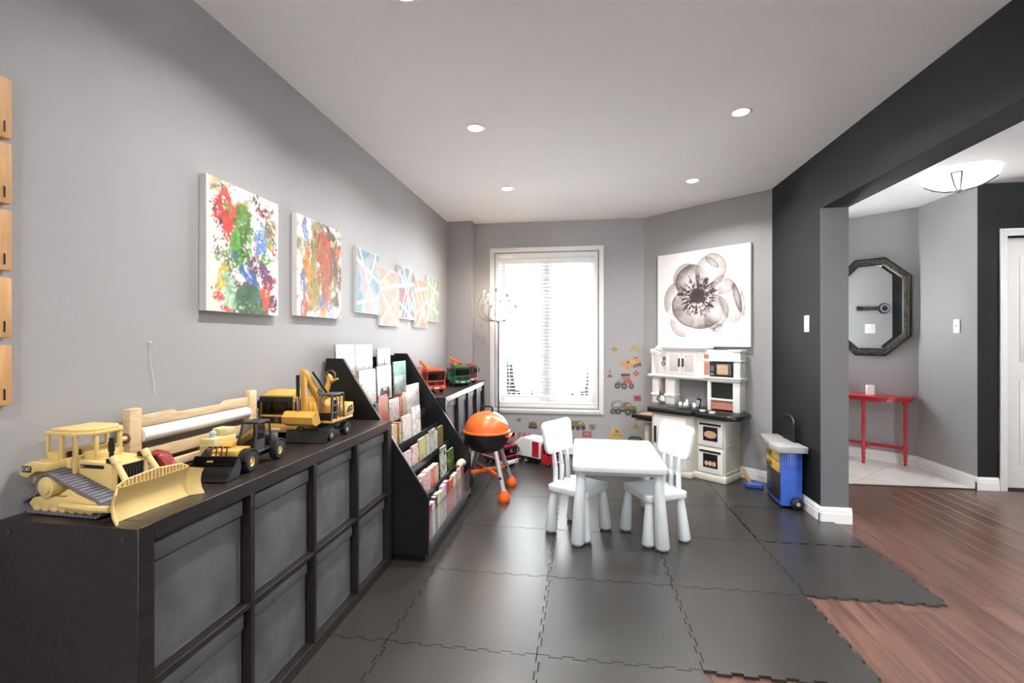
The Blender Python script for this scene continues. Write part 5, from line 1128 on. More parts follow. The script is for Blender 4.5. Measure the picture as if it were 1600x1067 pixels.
# ================================================================== flower canvas
def noise2(U, V, fx, fy, seed, octv=4):
    rng = np.random.RandomState(seed); out = np.zeros_like(U); amp = 1.0; tot = 0
    for o in range(octv):
        gx, gy = int(fx*2**o)+3, int(fy*2**o)+3; T = rng.rand(gy+1, gx+1)
        x = U*fx*2**o; y = V*fy*2**o; xi = np.clip(x.astype(int), 0, gx-1); yi = np.clip(y.astype(int), 0, gy-1); xf = x-xi; yf = y-yi
        xf = xf*xf*(3-2*xf); yf = yf*yf*(3-2*yf)
        a = T[yi, xi]*(1-xf)+T[yi, xi+1]*xf; b = T[yi+1, xi]*(1-xf)+T[yi+1, xi+1]*xf
        out += amp*(a*(1-yf)+b*yf); tot += amp; amp *= 0.5
    return out/tot
CANV = mat('canvas_edge', '#e4e1dc', 0.7)
def canvas(name, label, loc, rz, w, h, depth, nx, ny, fn, pig=1.0):
    """picture hung with its face towards local -y; local x to the right, z up, origin at bottom left of the back"""
    t = thing(name, label, 'picture', loc, rz)
    G().box(0, w, -depth+0.0004, 0, 0, h).build('canvas_frame', CANV, t)
    u = np.linspace(0, 1, nx+1); v = np.linspace(0, 1, ny+1); U, V = np.meshgrid(u, v); C = np.clip(fn(U, 1-V), 0, 1)   # V measured from the top
    X = (U*w).ravel(); Z = (V*h).ravel(); verts = np.column_stack([X, np.full_like(X, -depth), Z])
    i = np.arange(nx*ny); r, c = i//nx, i % nx; a = r*(nx+1)+c; faces = np.column_stack([a, a+1, a+nx+2, a+nx+1])
    me = bpy.data.meshes.new('painted_face'); me.from_pydata(verts.tolist(), [], faces.tolist())
    at = me.color_attributes.new('paint', 'FLOAT_COLOR', 'POINT'); L3 = np.where(C <= 0.04045, C/12.92, ((C+0.055)/1.055)**2.4)
    at.data.foreach_set('color', np.column_stack([L3.reshape(-1, 3)*pig, np.ones(len(X))]).astype(np.float32).ravel())
    me.materials.append(artmat('canvas_paint')); o = bpy.data.objects.new('painted_face', me); COL.objects.link(o); o.parent = t
    return t
def sst(x, a, b): t = np.clip((x-a)/(b-a), 0, 1); return t*t*(3-2*t)
def flower(U, V):
    x, y = U, V; C = np.ones(U.shape+(3,))*np.array([0.955, 0.945, 0.935]); ink = np.array([0.33, 0.27, 0.26])
    D = np.zeros_like(U)
    def petal(cx, cy, rx, ry, ang, fill, edge, arc=None, seed=1, fade=None):
        ca, sa = math.cos(R(ang)), math.sin(R(ang)); dx, dy = x-cx, y-cy; p = (dx*ca+dy*sa)/rx; q = (-dx*sa+dy*ca)/ry
        wob = (noise2(U, V, 5, 5, seed, 2)-0.5)*0.16; rr = np.sqrt(p*p+q*q)+wob; th = np.degrees(np.arctan2(q, p))
        inside = 1-sst(rr, 0.97, 1.01)
        vein = 0.75+0.5*noise2(np.clip((th+180)/360, 0, 1), np.clip(rr/1.6, 0, 1), 60, 2, seed+5, 2)
        sh = 1.7*fill*inside*(0.35+0.65*sst(rr, 0.2, 1.0))*vein
        ln = edge*np.exp(-((rr-0.985)/0.022)**2)
        if arc is not None:
            dlt = np.abs((th-arc[0]+180) % 360-180); k = 1-sst(dlt, arc[1]*0.7, arc[1]); ln = ln*k
            if fade: sh = sh*(0.25+0.75*k)
        return sh+ln
    D += petal(0.60, 0.235, 0.155, 0.19, 25, 0.22, 0.55, (-75, 120), 3)
    D += petal(0.62, 0.14, 0.09, 0.03, 40, 0.20, 0.5, (-60, 130), 13)
    D += petal(0.40, 0.32, 0.19, 0.175, -10, 0.34, 0.6, (-140, 95), 4, 1)
    D += petal(0.33, 0.27, 0.13, 0.15, 30, 0.22, 0.45, (-160, 85), 5, 1)
    D += petal(0.215, 0.50, 0.135, 0.185, 8, 0.22, 0.55, (195, 80), 6, 1)
    D += petal(0.29, 0.74, 0.13, 0.17, -20, 0.20, 0.5, (150, 65), 7, 1)
    D += petal(0.46, 0.60, 0.28, 0.215, 12, 0.30, 0.65, (115, 100), 8, 1)
    D += petal(0.52, 0.88, 0.145, 0.105, -12, 0.11, 0.28, (70, 80), 9)
    D += petal(0.66, 0.66, 0.125, 0.17, 20, 0.16, 0.5, (20, 75), 10)
    D += petal(0.68, 0.81, 0.055, 0.03, -35, 0.24, 0.5, None, 16)
    D += petal(0.80, 0.54, 0.105, 0.23, -14, 0.15, 0.5, (0, 75), 11)
    D += petal(0.875, 0.52, 0.032, 0.145, -14, 0.30, 0.55, None, 12)
    D += petal(0.925, 0.58, 0.022, 0.125, -4, 0.25, 0.5, None, 14)
    D += petal(0.74, 0.38, 0.12, 0.10, 0, 0.12, 0.0, None, 15)
    C = C*(1-np.clip(D, 0, 0.85)[..., None])+ink*np.clip(D, 0, 0.85)[..., None]
    dx, dy = x-0.465, y-0.475; r = np.hypot(dx, dy*1.0); th = (np.degrees(np.arctan2(dy, dx))+180)/360
    fib = noise2(th, np.clip(r*2, 0, 1), 120, 3, 21, 2); fib2 = noise2(U, V, 60, 60, 22, 2)
    lim = 0.15+0.10*noise2(th, np.zeros_like(th), 60, 1, 23, 2)
    S = (1-sst(r, lim*0.92, lim*1.08))*sst(0.55*fib+0.45*fib2, 0.40, 0.56-0.14*(1-np.clip(r/0.2, 0, 1)))
    S = np.maximum(S, 1-sst(r+0.02*(fib-0.5), 0.065, 0.09))
    S = np.clip(S, 0, 1)*0.93
    return C*(1-S[..., None])+np.array([0.20, 0.15, 0.15])*S[..., None]
_d = Vector((math.cos(KA), math.sin(KA))); _n = Vector((_d.y, -_d.x)); _p = Vector(A45)+_d*0.192+_n*0.002
canvas('flower_picture', 'large square canvas of a grey translucent flower above the play kitchen', (_p.x, _p.y, 1.165), KA, 0.912, 0.908, 0.036, 230, 230, flower)
# ================================================================== wall stickers
SC_ = {k: mat('sticker_'+k, v, 0.5, var=0.12, scale=40) for k, v in dict(olive='#77744f', khaki='#a39a78', mustard='#a6935c', orange='#b98a66', red='#a64c4e', dark='#474442', grey='#7f7d7c', yellow='#c2a25c', pink='#b06a6c', brown='#74593f', lightgrey='#a5a3a6').items()}
SK = list(SC_); SM = [SC_[k] for k in SK]
def sticker(label, x, z, shapes, cat='wall sticker'):
    """shapes: (colour, polygon in metres around the centre); each lies a hair above the last"""
    g = G()
    for k, (c, pts) in enumerate(shapes): g.prism(pts, 'y', -0.0006-0.0003*k, 0.0, SK.index(c))
    o = g.build('wall_sticker', SM, smooth=0); o.location = (x, BY-0.0002, z); return tag(o, label, cat, 'construction stickers on the window wall')
def P_(*a): return [(a[i]/1000, a[i+1]/1000) for i in range(0, len(a), 2)]
def disc(x, z, r): return [(x/1000+r/1000*math.cos(2*math.pi*k/14), z/1000+r/1000*math.sin(2*math.pi*k/14)) for k in range(14)]
sticker('mustard diamond road sign sticker right of the window', 0.349, 1.124, [('khaki', P_(0, 48, 42, 0, 0, -48, -42, 0)), ('mustard', P_(0, 36, 31, 0, 0, -36, -31, 0)), ('brown', P_(-30, 6, 30, 6, 30, 0, -30, 0))])
sticker('tan triangle sign sticker, upper one nearest the angled wall', 0.553, 1.140, [('khaki', P_(-58, -36, 58, -36, 0, 52)), ('mustard', P_(-40, -26, 40, -26, 0, 34))])
sticker('orange bulldozer sticker above the dump truck sticker', 0.515, 0.972, [('orange', P_(-118, 10, -95, 32, -40, 40, 20, 62, 75, 58, 108, 20, 100, -35, 10, -42, -10, -68, -35, -68)), ('dark', P_(30, -40, 104, -22, 112, 2, 92, 12, 30, -14)), ('grey', P_(42, -34, 96, -18, 100, -4, 42, -20)), ('brown', P_(-40, 22, -10, 40, -8, 12, -34, 2)), ('brown', P_(35, 58, 36, 74, 72, 72, 70, 56)), ('yellow', P_(-10, 38, 48, 44, 48, 12, -8, 8)), ('orange', P_(-112, 12, -40, -6, -12, -62, -34, -64))])
sticker('pink red stop sign sticker', 0.573, 0.872, [('pink', P_(-38, 0, 0, 34, 38, 0, 0, -34)), ('red', P_(-28, 0, 0, 25, 28, 0, 0, -25)), ('lightgrey', P_(-15, 6, 15, 6, 15, -4, -15, -4))])
sticker('small orange traffic cone sticker beside the window casing', 0.300, 0.868, [('red', P_(-18, -26, 18, -26, 5, 40, -3, 40)), ('lightgrey', P_(-13, -6, 13, -6, 9, 10, -9, 10)), ('brown', P_(-30, -38, 30, -38, 26, -26, -26, -26))])
sticker('red dump truck sticker with olive cab', 0.450, 0.778, [('pink', P_(-30, 62, 58, 62, 62, 40, 108, -36, 60, -30, -10, 10)), ('dark', P_(-34, 90, 58, 92, 60, 66, -30, 62)), ('olive', P_(-98, -12, -72, 2, -42, 34, 20, 30, 26, -30, -90, -44)), ('lightgrey', P_(-40, 26, -8, 28, -8, 6, -50, 2)), ('dark', disc(-70, -40, 30)), ('dark', disc(0, -44, 32)), ('dark', disc(74, -42, 28)), ('grey', disc(-70, -40, 14)), ('grey', disc(0, -44, 16)), ('grey', disc(74, -42, 13)), ('red', P_(28, 20, 60, 36, 92, -30, 60, -26))])
sticker('red rectangular warning sign sticker right of the mixer truck', 0.586, 0.613, [('pink', P_(-40, -34, 40, -34, 40, 30, -40, 30)), ('red', P_(-32, -26, 32, -26, 32, 22, -32, 22)), ('dark', P_(-22, 14, 22, 14, 22, 4, -22, 4)), ('dark', P_(-12, -4, 12, -4, 12, -16, -12, -16))])
sticker('cement mixer truck sticker with grey drum and olive cab', 0.438, 0.515, [('grey', P_(-128, 20, -110, 55, -60, 70, -10, 60, 10, 0, -20, -30, -120, -26)), ('lightgrey', P_(-100, 30, -60, 58, -20, 46, -20, 14, -95, 2)), ('olive', P_(0, 40, 20, 56, 70, 50, 92, 20, 140, 6, 138, -44, 0, -46)), ('khaki', P_(40, 34, 72, 38, 84, 10, 40, 8)), ('dark', P_(-122, -26, 138, -26, 136, -50, -122, -50)), ('dark', disc(-105, -48, 30)), ('dark', disc(-50, -48, 30)), ('dark', disc(52, -52, 35)), ('dark', disc(112, -46, 28)), ('grey', disc(-105, -48, 14)), ('grey', disc(-50, -48, 14)), ('grey', disc(52, -52, 17))])
sticker('mustard triangle sign sticker low down by the play kitchen', 0.567, 0.330, [('khaki', P_(-50, -42, 50, -42, 0, 46)), ('mustard', P_(-42, -36, 42, -36, 0, 36)), ('brown', P_(-8, -26, 10, -26, 4, 4, -4, 4))])
sticker('yellow excavator sticker with olive bucket behind the table', 0.290, 0.268, [('olive', P_(-210, 50, -160, 62, -135, 40, -150, -6, -200, 0)), ('khaki', P_(-165, 62, 0, 64, 40, -30, 22, -34, -8, 52, -165, 52)), ('yellow', P_(10, -70, 22, 0, 60, 34, 100, 22, 150, -40, 150, -90, 10, -90)), ('orange', P_(60, 20, 100, 10, 130, -40, 60, -40)), ('dark', P_(78, 0, 96, -6, 92, -22, 74, -18)), ('mustard', P_(24, -44, 140, -44, 146, -66, 18, -66))])
sticker('black bulldozer track sticker behind the table, right of the yellow excavator', 0.562, 0.176, [('dark', P_(-70, 14, -40, 34, 50, 30, 74, 8, 60, -26, -62, -28)), ('grey', P_(-50, 12, 40, 16, 52, 0, -48, -8))])
sticker('small excavator sticker with raised arm under the window, left one', -0.545, 0.325, [('olive', P_(-152, 40, -118, 52, -100, 34, -112, 10, -146, 12)), ('khaki', P_(-120, 56, -40, 58, 10, -4, 0, -10, -46, 46, -120, 48)), ('brown', P_(-20, -40, -14, 0, 30, 14, 64, 0, 76, -44, 40, -52)), ('olive', P_(2, 8, 34, 22, 46, 4, 12, -8)), ('dark', P_(-26, -38, 76, -46, 70, -64, -20, -60))])
sticker('small olive dump truck sticker half hidden by the left chair', -0.034, 0.318, [('olive', P_(-90, 10, -60, 40, 30, 42, 70, 16, 78, -30, -90, -34)), ('khaki', P_(10, 32, 40, 30, 52, 8, 10, 6)), ('dark', disc(-60, -34, 25)), ('dark', disc(0, -36, 25)), ('dark', disc(56, -34, 25))])
sticker('red rectangular sign sticker under the window between the chairs', 0.061, 0.220, [('pink', P_(-50, -36, 50, -36, 50, 30, -50, 30)), ('red', P_(-42, -28, 42, -28, 42, 22, -42, 22)), ('lightgrey', P_(-30, 12, 30, 12, 30, 4, -30, 4)), ('lightgrey', P_(-30, -4, 30, -4, 30, -12, -30, -12))])
sticker('pink striped barrier sticker low on the wall behind the refuse truck', -0.62, 0.195, [('pink', P_(-60, -30, 60, -30, 60, 20, -60, 20)), ('lightgrey', P_(-40, -30, -20, -30, 0, 20, -20, 20)), ('lightgrey', P_(10, -30, 30, -30, 50, 20, 30, 20))])
# ================================================================== paintings on the left wall (face towards +x)
def hexc(h): h = h.lstrip('#'); return np.array([int(h[i:i+2], 16)/255 for i in (0, 2, 4)])
def splash(strokes, base='#efece6', seed=1, streak=(14, 14), grain=0.5):
    def fn(U, V):
        C = np.ones(U.shape+(3,))*hexc(base)
        for k, (cx, cy, rx, ry, ang, col, dens) in enumerate(strokes):
            ca, sa = math.cos(R(ang)), math.sin(R(ang)); dx, dy = U-cx, V-cy; p = (dx*ca+dy*sa)/rx; q = (-dx*sa+dy*ca)/ry
            n1 = noise2(U, V, 9, 11, seed*91+k, 4); n2 = noise2(np.clip(0.5+p*0.25, 0, 1), np.clip(0.5+q*0.25, 0, 1), streak[0], streak[1], seed*57+k, 3); n3 = noise2(U, V, 46, 56, seed*33+k, 2)
            d = np.sqrt(p*p+q*q)+(n1-0.5)*2.6
            a = (1-sst(d, 0.75, 1.05))*sst(grain*n2+(1-grain)*n3, 0.62-dens*0.4, 0.74-dens*0.4)
            tint = 0.72+0.56*noise2(U, V, 20, 24, seed*13+k, 3)
            C = C*(1-a[..., None])+np.clip(hexc(col)*tint[..., None], 0, 1)*a[..., None]
        return C
    return fn
P1 = [(0.13, 0.06, 0.09, 0.05, 0, '#cfc49a', .7), (0.42, 0.14, 0.13, 0.06, 10, '#cdb98a', .7), (0.76, 0.13, 0.10, 0.05, 0, '#8f3a3a', .45), (0.24, 0.19, 0.13, 0.13, 60, '#e8513f', .8), (0.27, 0.35, 0.075, 0.16, 0, '#dc4440', .7), (0.17, 0.33, 0.05, 0.12, 20, '#5a3a3a', .4), (0.09, 0.29, 0.05, 0.05, 0, '#a0404a', .4),
      (0.42, 0.27, 0.14, 0.14, 70, '#6f9a3a', .8), (0.47, 0.34, 0.10, 0.10, 50, '#4f7a30', .7), (0.40, 0.47, 0.12, 0.13, 80, '#5fb13a', .8), (0.45, 0.56, 0.10, 0.06, 0, '#3f6a38', .5), (0.70, 0.33, 0.17, 0.10, 20, '#7da3d8', .8), (0.75, 0.42, 0.13, 0.09, -20, '#6d8fd0', .75), (0.88, 0.24, 0.09, 0.10, 0, '#9a8458', .6), (0.87, 0.39, 0.08, 0.08, 0, '#b0a43a', .6),
      (0.79, 0.52, 0.15, 0.05, 0, '#6da048', .6), (0.62, 0.46, 0.06, 0.06, 0, '#c46a70', .5), (0.93, 0.47, 0.05, 0.07, 0, '#b45a60', .4), (0.56, 0.58, 0.06, 0.08, 60, '#b8d4e6', .6), (0.60, 0.60, 0.05, 0.07, 20, '#7a3a4a', .6), (0.74, 0.64, 0.16, 0.09, 30, '#6a4a78', .8), (0.90, 0.70, 0.11, 0.08, 0, '#a03a4a', .75), (0.80, 0.72, 0.10, 0.08, 40, '#7a3a5a', .6),
      (0.27, 0.63, 0.14, 0.09, 30, '#8aa868', .6), (0.17, 0.72, 0.08, 0.10, 20, '#d8c03a', .8), (0.52, 0.72, 0.22, 0.05, 42, '#4f78c0', .85), (0.68, 0.80, 0.16, 0.06, 50, '#4a6ab8', .7), (0.47, 0.76, 0.10, 0.08, 0, '#8a4a5a', .45), (0.30, 0.84, 0.12, 0.10, 60, '#9cc79a', .7), (0.58, 0.90, 0.19, 0.12, 10, '#3f6a48', .85), (0.70, 0.95, 0.16, 0.06, 0, '#55744a', .7), (0.84, 0.86, 0.09, 0.09, 60, '#e0573a', .85), (0.93, 0.92, 0.06, 0.08, 0, '#5a3a60', .6), (0.13, 0.88, 0.06, 0.04, 0, '#d8604a', .6), (0.23, 0.97, 0.10, 0.035, 10, '#e0604a', .75), (0.36, 0.2, 0.5, 0.5, 0, '#6a5a50', .06)]
W90 = R(90)
canvas('splash_painting', 'white canvas with red, green and blue splashes, nearest of the paintings', (WX+0.001, 1.612, 1.342), W90, 0.432, 0.522, 0.030, 130, 160, splash(P1, seed=3), pig=0.78)
P2 = [(0.5, 0.5, 0.46, 0.52, 0, '#b09a70', .75), (0.18, 0.14, 0.06, 0.15, -20, '#7f96c4', .7), (0.38, 0.12, 0.07, 0.10, 0, '#c04a3a', .7), (0.50, 0.12, 0.06, 0.09, 0, '#4a70a8', .6), (0.62, 0.18, 0.2, 0.14, 10, '#8a6a40', .75), (0.75, 0.34, 0.2, 0.26, 0, '#6a4a38', .7), (0.50, 0.35, 0.10, 0.22, 8, '#c8503c', .7), (0.66, 0.38, 0.06, 0.22, 5, '#e05a3c', .75), (0.20, 0.45, 0.06, 0.16, 0, '#e08a2c', .9), (0.27, 0.62, 0.06, 0.22, -6, '#e2962e', .85), (0.34, 0.58, 0.08, 0.3, 0, '#8a8a38', .6), (0.55, 0.62, 0.15, 0.28, 0, '#a06a3c', .75), (0.68, 0.60, 0.10, 0.32, 3, '#c45a42', .65), (0.85, 0.5, 0.12, 0.3, 0, '#7a5a40', .7), (0.90, 0.28, 0.06, 0.12, 0, '#c06a4a', .6), (0.14, 0.70, 0.06, 0.14, 0, '#6a6aa0', .7), (0.16, 0.90, 0.06, 0.12, 0, '#d0503c', .75), (0.35, 0.88, 0.08, 0.12, 0, '#b0904c', .6), (0.52, 0.84, 0.09, 0.09, 20, '#7088c8', .8), (0.72, 0.9, 0.12, 0.09, 0, '#98a0cc', .6), (0.55, 0.95, 0.06, 0.06, 0, '#d09050', .6), (0.1, 0.3, 0.05, 0.12, 0, '#a0a080', .5)]
canvas('streak_painting', 'canvas of brown, orange and red vertical streaks, second of the paintings', (WX+0.001, 2.195, 1.352), W90, 0.442, 0.515, 0.028, 120, 140, splash(P2, seed=7, streak=(26, 5), grain=0.75), pig=0.75)
def taped(cols, lines, seed):
    def fn(U, V):
        n = noise2(U, V, 3, 4, seed, 3); C = np.zeros(U.shape+(3,)); k = len(cols); t = np.clip((n-0.25)/0.5, 0, 0.999)*k
        for i, c in enumerate(cols): w = np.clip(1-np.abs(t-i-0.5), 0, 1); C += w[..., None]*hexc(c)
        s = np.zeros_like(U)
        for i in range(k): s += np.clip(1-np.abs(t-i-0.5), 0, 1)
        C = C/np.maximum(s, 1e-3)[..., None]
        for (x0, y0, x1, y1, w) in lines:
            dx, dy = x1-x0, y1-y0; L = math.hypot(dx, dy); d = np.abs((U-x0)*dy-(V-y0)*dx)/L; a = 1-sst(d, w*0.8, w)
            C = C*(1-a[..., None])+hexc('#f2efe9')*a[..., None]
        e = np.minimum(np.minimum(U, 1-U), np.minimum(V, 1-V)); a = 1-sst(e, 0.0, 0.02); C = C*(1-a[..., None])+hexc('#e9e6df')*a[..., None]
        return C
    return fn
SM5 = [(2.848, 1.404, 0.350, 0.422, ['#8fb3c2', '#79a9b0', '#a9bfc4', '#d9b9bd'], [(0, .18, 1, .46, .035), (.25, 1, .85, 0, .03), (.3, .25, .85, 1, .03), (0, .86, 1, .72, .03), (.75, 0, .5, .6, .0)], 'small canvas in muted blue crossed by white lines, first of the five'),
       (3.212, 1.332, 0.352, 0.420, ['#e6a88e', '#ecb9a0', '#e29a88', '#dcc79c'], [(0, .38, 1, .22, .04), (.15, .2, .55, 0, .03), (0, .95, 1, .40, .035), (.5, .7, 1, 1, .03), (.1, .6, .9, 1, .0)], 'small canvas in pale peach crossed by white lines, hung low, second of the five'),
       (3.560, 1.397, 0.350, 0.422, ['#a5484f', '#5f9a98', '#c4b8b4', '#6f8a9a'], [(0, .1, .9, .75, .03), (.1, .95, .75, 0, .03), (0, .4, 1, .28, .035), (.3, 0, .75, 1, .03), (0, .7, 1, 1, .03), (.85, 0, .3, 1, .025)], 'small canvas in crimson and teal crossed by white lines, third of the five'),
       (3.915, 1.336, 0.350, 0.428, ['#e8866a', '#ec9a74', '#e27a5c', '#f0b090'], [(0, .25, 1, .14, .04), (.15, 0, .75, .6, .035), (0, .75, 1, .42, .035), (.2, 1, .9, .35, .035), (.5, .6, 1, 1, .03)], 'small canvas in salmon orange crossed by white lines, hung low, fourth of the five'),
       (4.262, 1.402, 0.362, 0.426, ['#a9ba8c', '#c3cba8', '#8fa87a', '#d5d2ba'], [(0, .15, 1, .35, .035), (.1, .9, .8, 0, .03), (.2, .2, .9, 1, .03), (0, .6, 1, .8, .035), (.45, 0, .35, 1, .025)], 'small canvas in sage green crossed by white lines, last of the five')]
for k, (y, z, w, h, cols, lines, lb) in enumerate(SM5):
    canvas('striped_canvas', lb, (WX+0.001, y, z), W90, w-0.004, h, 0.020, 70, 84, taped(cols, [l for l in lines if l[4] > 0], 40+k), pig=0.62)
# wooden letter tiles, cut by the left edge of the photograph
OAK = woodmat('tile_oak', '#b98650', '#d0a06a', 0.5, axis=(1, 8, 1), scale=5, bump=0.03, var_obj=0.08)
TL = ['topmost', 'second', 'third', 'fourth', 'lowest']
for k, z in enumerate((1.734, 1.571, 1.404, 1.236, 1.067)):
    t = thing('wooden_letter_tile', '%s square oak letter tile at the left edge of the wall' % TL[k] if k in (0, 4) else '%s oak letter tile from the top at the left edge of the wall' % TL[k], 'wooden tile', (WX+0.0005, 0.846, z), 0, 'wooden letter tiles')
    G().box(0, 0.022, 0, 0.152, 0, 0.150).build('tile_block', OAK, t, bev=0.002)
    G().text('1', 0.040, Matrix.Translation((0.0224, 0.136, 0.026)) @ ROT_E, 0.0006).build('numeral', BLKP, t, fix=False)
tag(G().tube([(WX+0.003, 1.400, 1.222), (WX+0.003, 1.404, 1.16), (WX+0.004, 1.414, 1.10), (WX+0.003, 1.421, 1.046)], 0.0008, n=6).cyl((WX, 1.400, 1.222), (WX+0.008, 1.400, 1.222), 0.003, n=8).build('hanging_thread', mat('thread_white', '#e6e6e6', 0.6)), 'thin white thread hanging from a pin on the left wall', 'thread')
# ================================================================== switch plates
SWP = mat('switch_plate', '#efede6', 0.35, var=0.01)
def switch(label, loc, rz, gang=1):
    t = thing('light_switch', label, 'light switch', loc, rz); w = 0.072+0.046*(gang-1)
    G().prism(rrect(w, 0.118, 0.006, 3), 'y', -0.006, 0).build('plate', SWP, t, bev=0.002)
    for k in range(gang):
        x = (k-(gang-1)/2)*0.046
        G().box(x-0.0055, x+0.0055, -0.0072, -0.006, -0.013, 0.013).build('slot', mat('switch_slot', '#d9d6cc', 0.4), t)
        G().hexa([(x-0.004, -0.0072, -0.004), (x+0.004, -0.0072, -0.004), (x+0.004, -0.0072, 0.006), (x-0.004, -0.0072, 0.006)], [(x-0.003, -0.016, 0.004), (x+0.003, -0.016, 0.004), (x+0.003, -0.016, 0.009), (x-0.003, -0.016, 0.009)]).build('toggle', SWP, t)
switch('cream light switch on the charcoal wall', (RX-0.0005, 3.655, 1.343), R(-90))
switch('white light switch on the pale entry wall', (3.2115, 4.60, 1.345), R(-90))
switch('double light switch seen in the entry mirror', (RX2+0.0035, 4.655, 1.363), R(90), 2)
# guitar-shaped wall decoration opposite the mirror
gt = thing('guitar_decoration', 'black guitar-shaped wall decoration seen in the entry mirror', 'wall decoration', (RX2+0.0035, 4.62, 1.616), R(90))
# local x runs along +y of the room; front towards -y(local) = +x room
BLKM = mat('guitar_black', '#1c1c1d', 0.35); STR = mat('guitar_grey', '#9a9a9a', 0.4)
b1 = G().prism([(-0.115+0.062*math.cos(R(a)), 0.066*math.sin(R(a))) for a in range(0, 360, 20)], 'y', -0.03, 0).build('body', BLKM, gt, bev=0.004)
G().lathe([(0.034, -0.031), (0.052, -0.031), (0.052, -0.033), (0.034, -0.033), (0.034, -0.031)], c=(-0.115, 0, 0), axis='y', n=28).build('ring', STR, b1)
G().box(-0.06, 0.14, -0.026, -0.002, -0.023, 0.023).build('neck', BLKM, gt, bev=0.004)
G().prism([(0.14, -0.024), (0.19, -0.028), (0.20, 0), (0.19, 0.028), (0.14, 0.024)], 'y', -0.024, -0.002).build('headstock', BLKM, gt, bev=0.003)
fq = G()
for k in range(9): fq.box(-0.05+k*0.021, -0.048+k*0.021, -0.0272, -0.026, -0.021, 0.021)
fq.build('frets', STR, gt)
# ================================================================== entry: mirror, console, candle, lamp
def onM(name, label, cat, s, z, off):
    p = MM @ Vector((s, off, z)); a = math.atan2(5.073-5.561, 3.212-2.712); return thing(name, label, cat, tuple(p), a)
PEW = mat('mirror_frame_pewter', '#4d463d', 0.36, metal=0.7, var=0.9, scale=60, bump=0.8, bscale=160); PEWD = mat('mirror_frame_dark', '#2a2622', 0.4, metal=0.4)
S0 = math.hypot(2.80-2.712, 5.475-5.561)
mr = onM('octagonal_mirror', 'octagonal wall mirror with an ornate pewter frame over the red console', 'mirror', S0+0.196, 1.560, 0.002)
def octo(w, h, cx, cz): a, b = w/2, h/2; return [(a, b-cz), (a-cx, b), (-a+cx, b), (-a, b-cz), (-a, -b+cz), (-a+cx, -b), (a-cx, -b), (a, -b+cz)]
def ring(po, pi, y0o, y1, y0i, name, m, par):
    v = [(x, 0, z) for x, z in po]+[(x, y0o, z) for x, z in po]+[(x, y0i, z) for x, z in pi]+[(x, 0, z) for x, z in pi]; f = []
    for i in range(8):
        j = (i+1) % 8
        for k in range(3): f.append((k*8+i, k*8+j, (k+1)*8+j, (k+1)*8+i))
    return G().add(v, f).build(name, m, par, smooth=0)
o0 = octo(0.665, 0.99, 0.205, 0.20); o1 = octo(0.635, 0.96, 0.195, 0.19); o2 = octo(0.545, 0.865, 0.165, 0.16); o3 = octo(0.52, 0.84, 0.158, 0.153)
ring(o0, o1, -0.030, 0, -0.036, 'outer_moulding', PEWD, mr)
ring(o1, o2, -0.036, 0, -0.024, 'frame', PEW, mr)
ring(o2, o3, -0.026, 0, -0.018, 'inner_moulding', PEWD, mr)
# beading studs on the frame
bd_ = G()
for i in range(8):
    a = Vector(o1[i]).lerp(Vector(o2[i]), 0.5); b = Vector(o1[(i+1) % 8]).lerp(Vector(o2[(i+1) % 8]), 0.5); n = max(3, int((b-a).length/0.022))
    for k in range(n): p = a.lerp(b, (k+0.5)/n); bd_.sph((p.x, -0.030, p.y), 0.0085, n=8, m=5)
bd_.build('frame_beading', PEW, mr)
MIR = mat('mirror_silver', '#eef0f0', 0.01, metal=1.0, var=0.0)
gm = G().prism(octo(0.47, 0.79, 0.143, 0.138), 'y', -0.017, -0.010).build('mirror_glass', MIR, mr, smooth=0)
v = [(x, -0.014, z) for x, z in o3]+[(x, -0.0172, z) for x, z in octo(0.47, 0.79, 0.143, 0.138)]
G().add(v, [(i, (i+1) % 8, 8+(i+1) % 8, 8+i) for i in range(8)]).build('bevelled_edge', MIR, mr, smooth=0)
CRED = mat('console_red', '#b32b33', 0.3, var=0.05)
cs = onM('console_table', 'red half-round console table under the octagonal mirror', 'console table', S0+0.205, 0.0045, 0.018)
tp_ = [(0.365*math.cos(R(a)), -0.30*math.sin(R(a))) for a in range(0, 181, 9)]
G().prism(tp_, 'z', 0.655, 0.674).build('table_top', CRED, cs, bev=0.004)
G().prism([(x*0.90, y*0.88) for x, y in tp_], 'z', 0.622, 0.655).build('apron', CRED, cs)
lg = [(0.010, 0.0), (0.015, 0.01), (0.012, 0.035), (0.017, 0.06), (0.013, 0.075), (0.019, 0.10), (0.014, 0.125), (0.016, 0.14), (0.021, 0.15), (0.021, 0.19), (0.015, 0.20), (0.017, 0.22), (0.013, 0.235), (0.019, 0.36), (0.015, 0.54), (0.019, 0.55), (0.014, 0.565), (0.020, 0.59), (0.018, 0.622)]
LEGS = [(0.285, -0.045), (-0.285, -0.045), (0.0, -0.235)]
for (lx, ly) in LEGS: G().lathe([(0, 0)]+lg, c=(lx, ly, 0), n=18).build('leg', CRED, cs)
G().box(-0.285, 0.285, -0.057, -0.033, 0.152, 0.182).build('stretcher', CRED, cs, bev=0.003)
G().box(-0.011, 0.011, -0.225, -0.045, 0.154, 0.180).build('cross_stretcher', CRED, cs, bev=0.003)
cd = onM('candle', 'white pillar candle on the red console', 'candle', S0+0.235, 0.679, 0.16)
G().lathe([(0, 0), (0.036, 0), (0.037, 0.004), (0.037, 0.092), (0.035, 0.096), (0.026, 0.093), (0, 0.092)], n=26).build('wax', mat('candle_wax', '#f1efe9', 0.45, var=0.01), cd)
G().cyl((0, 0, 0.09), (0.001, 0, 0.102), 0.0012, n=6).build('wick', BLKP, cd)
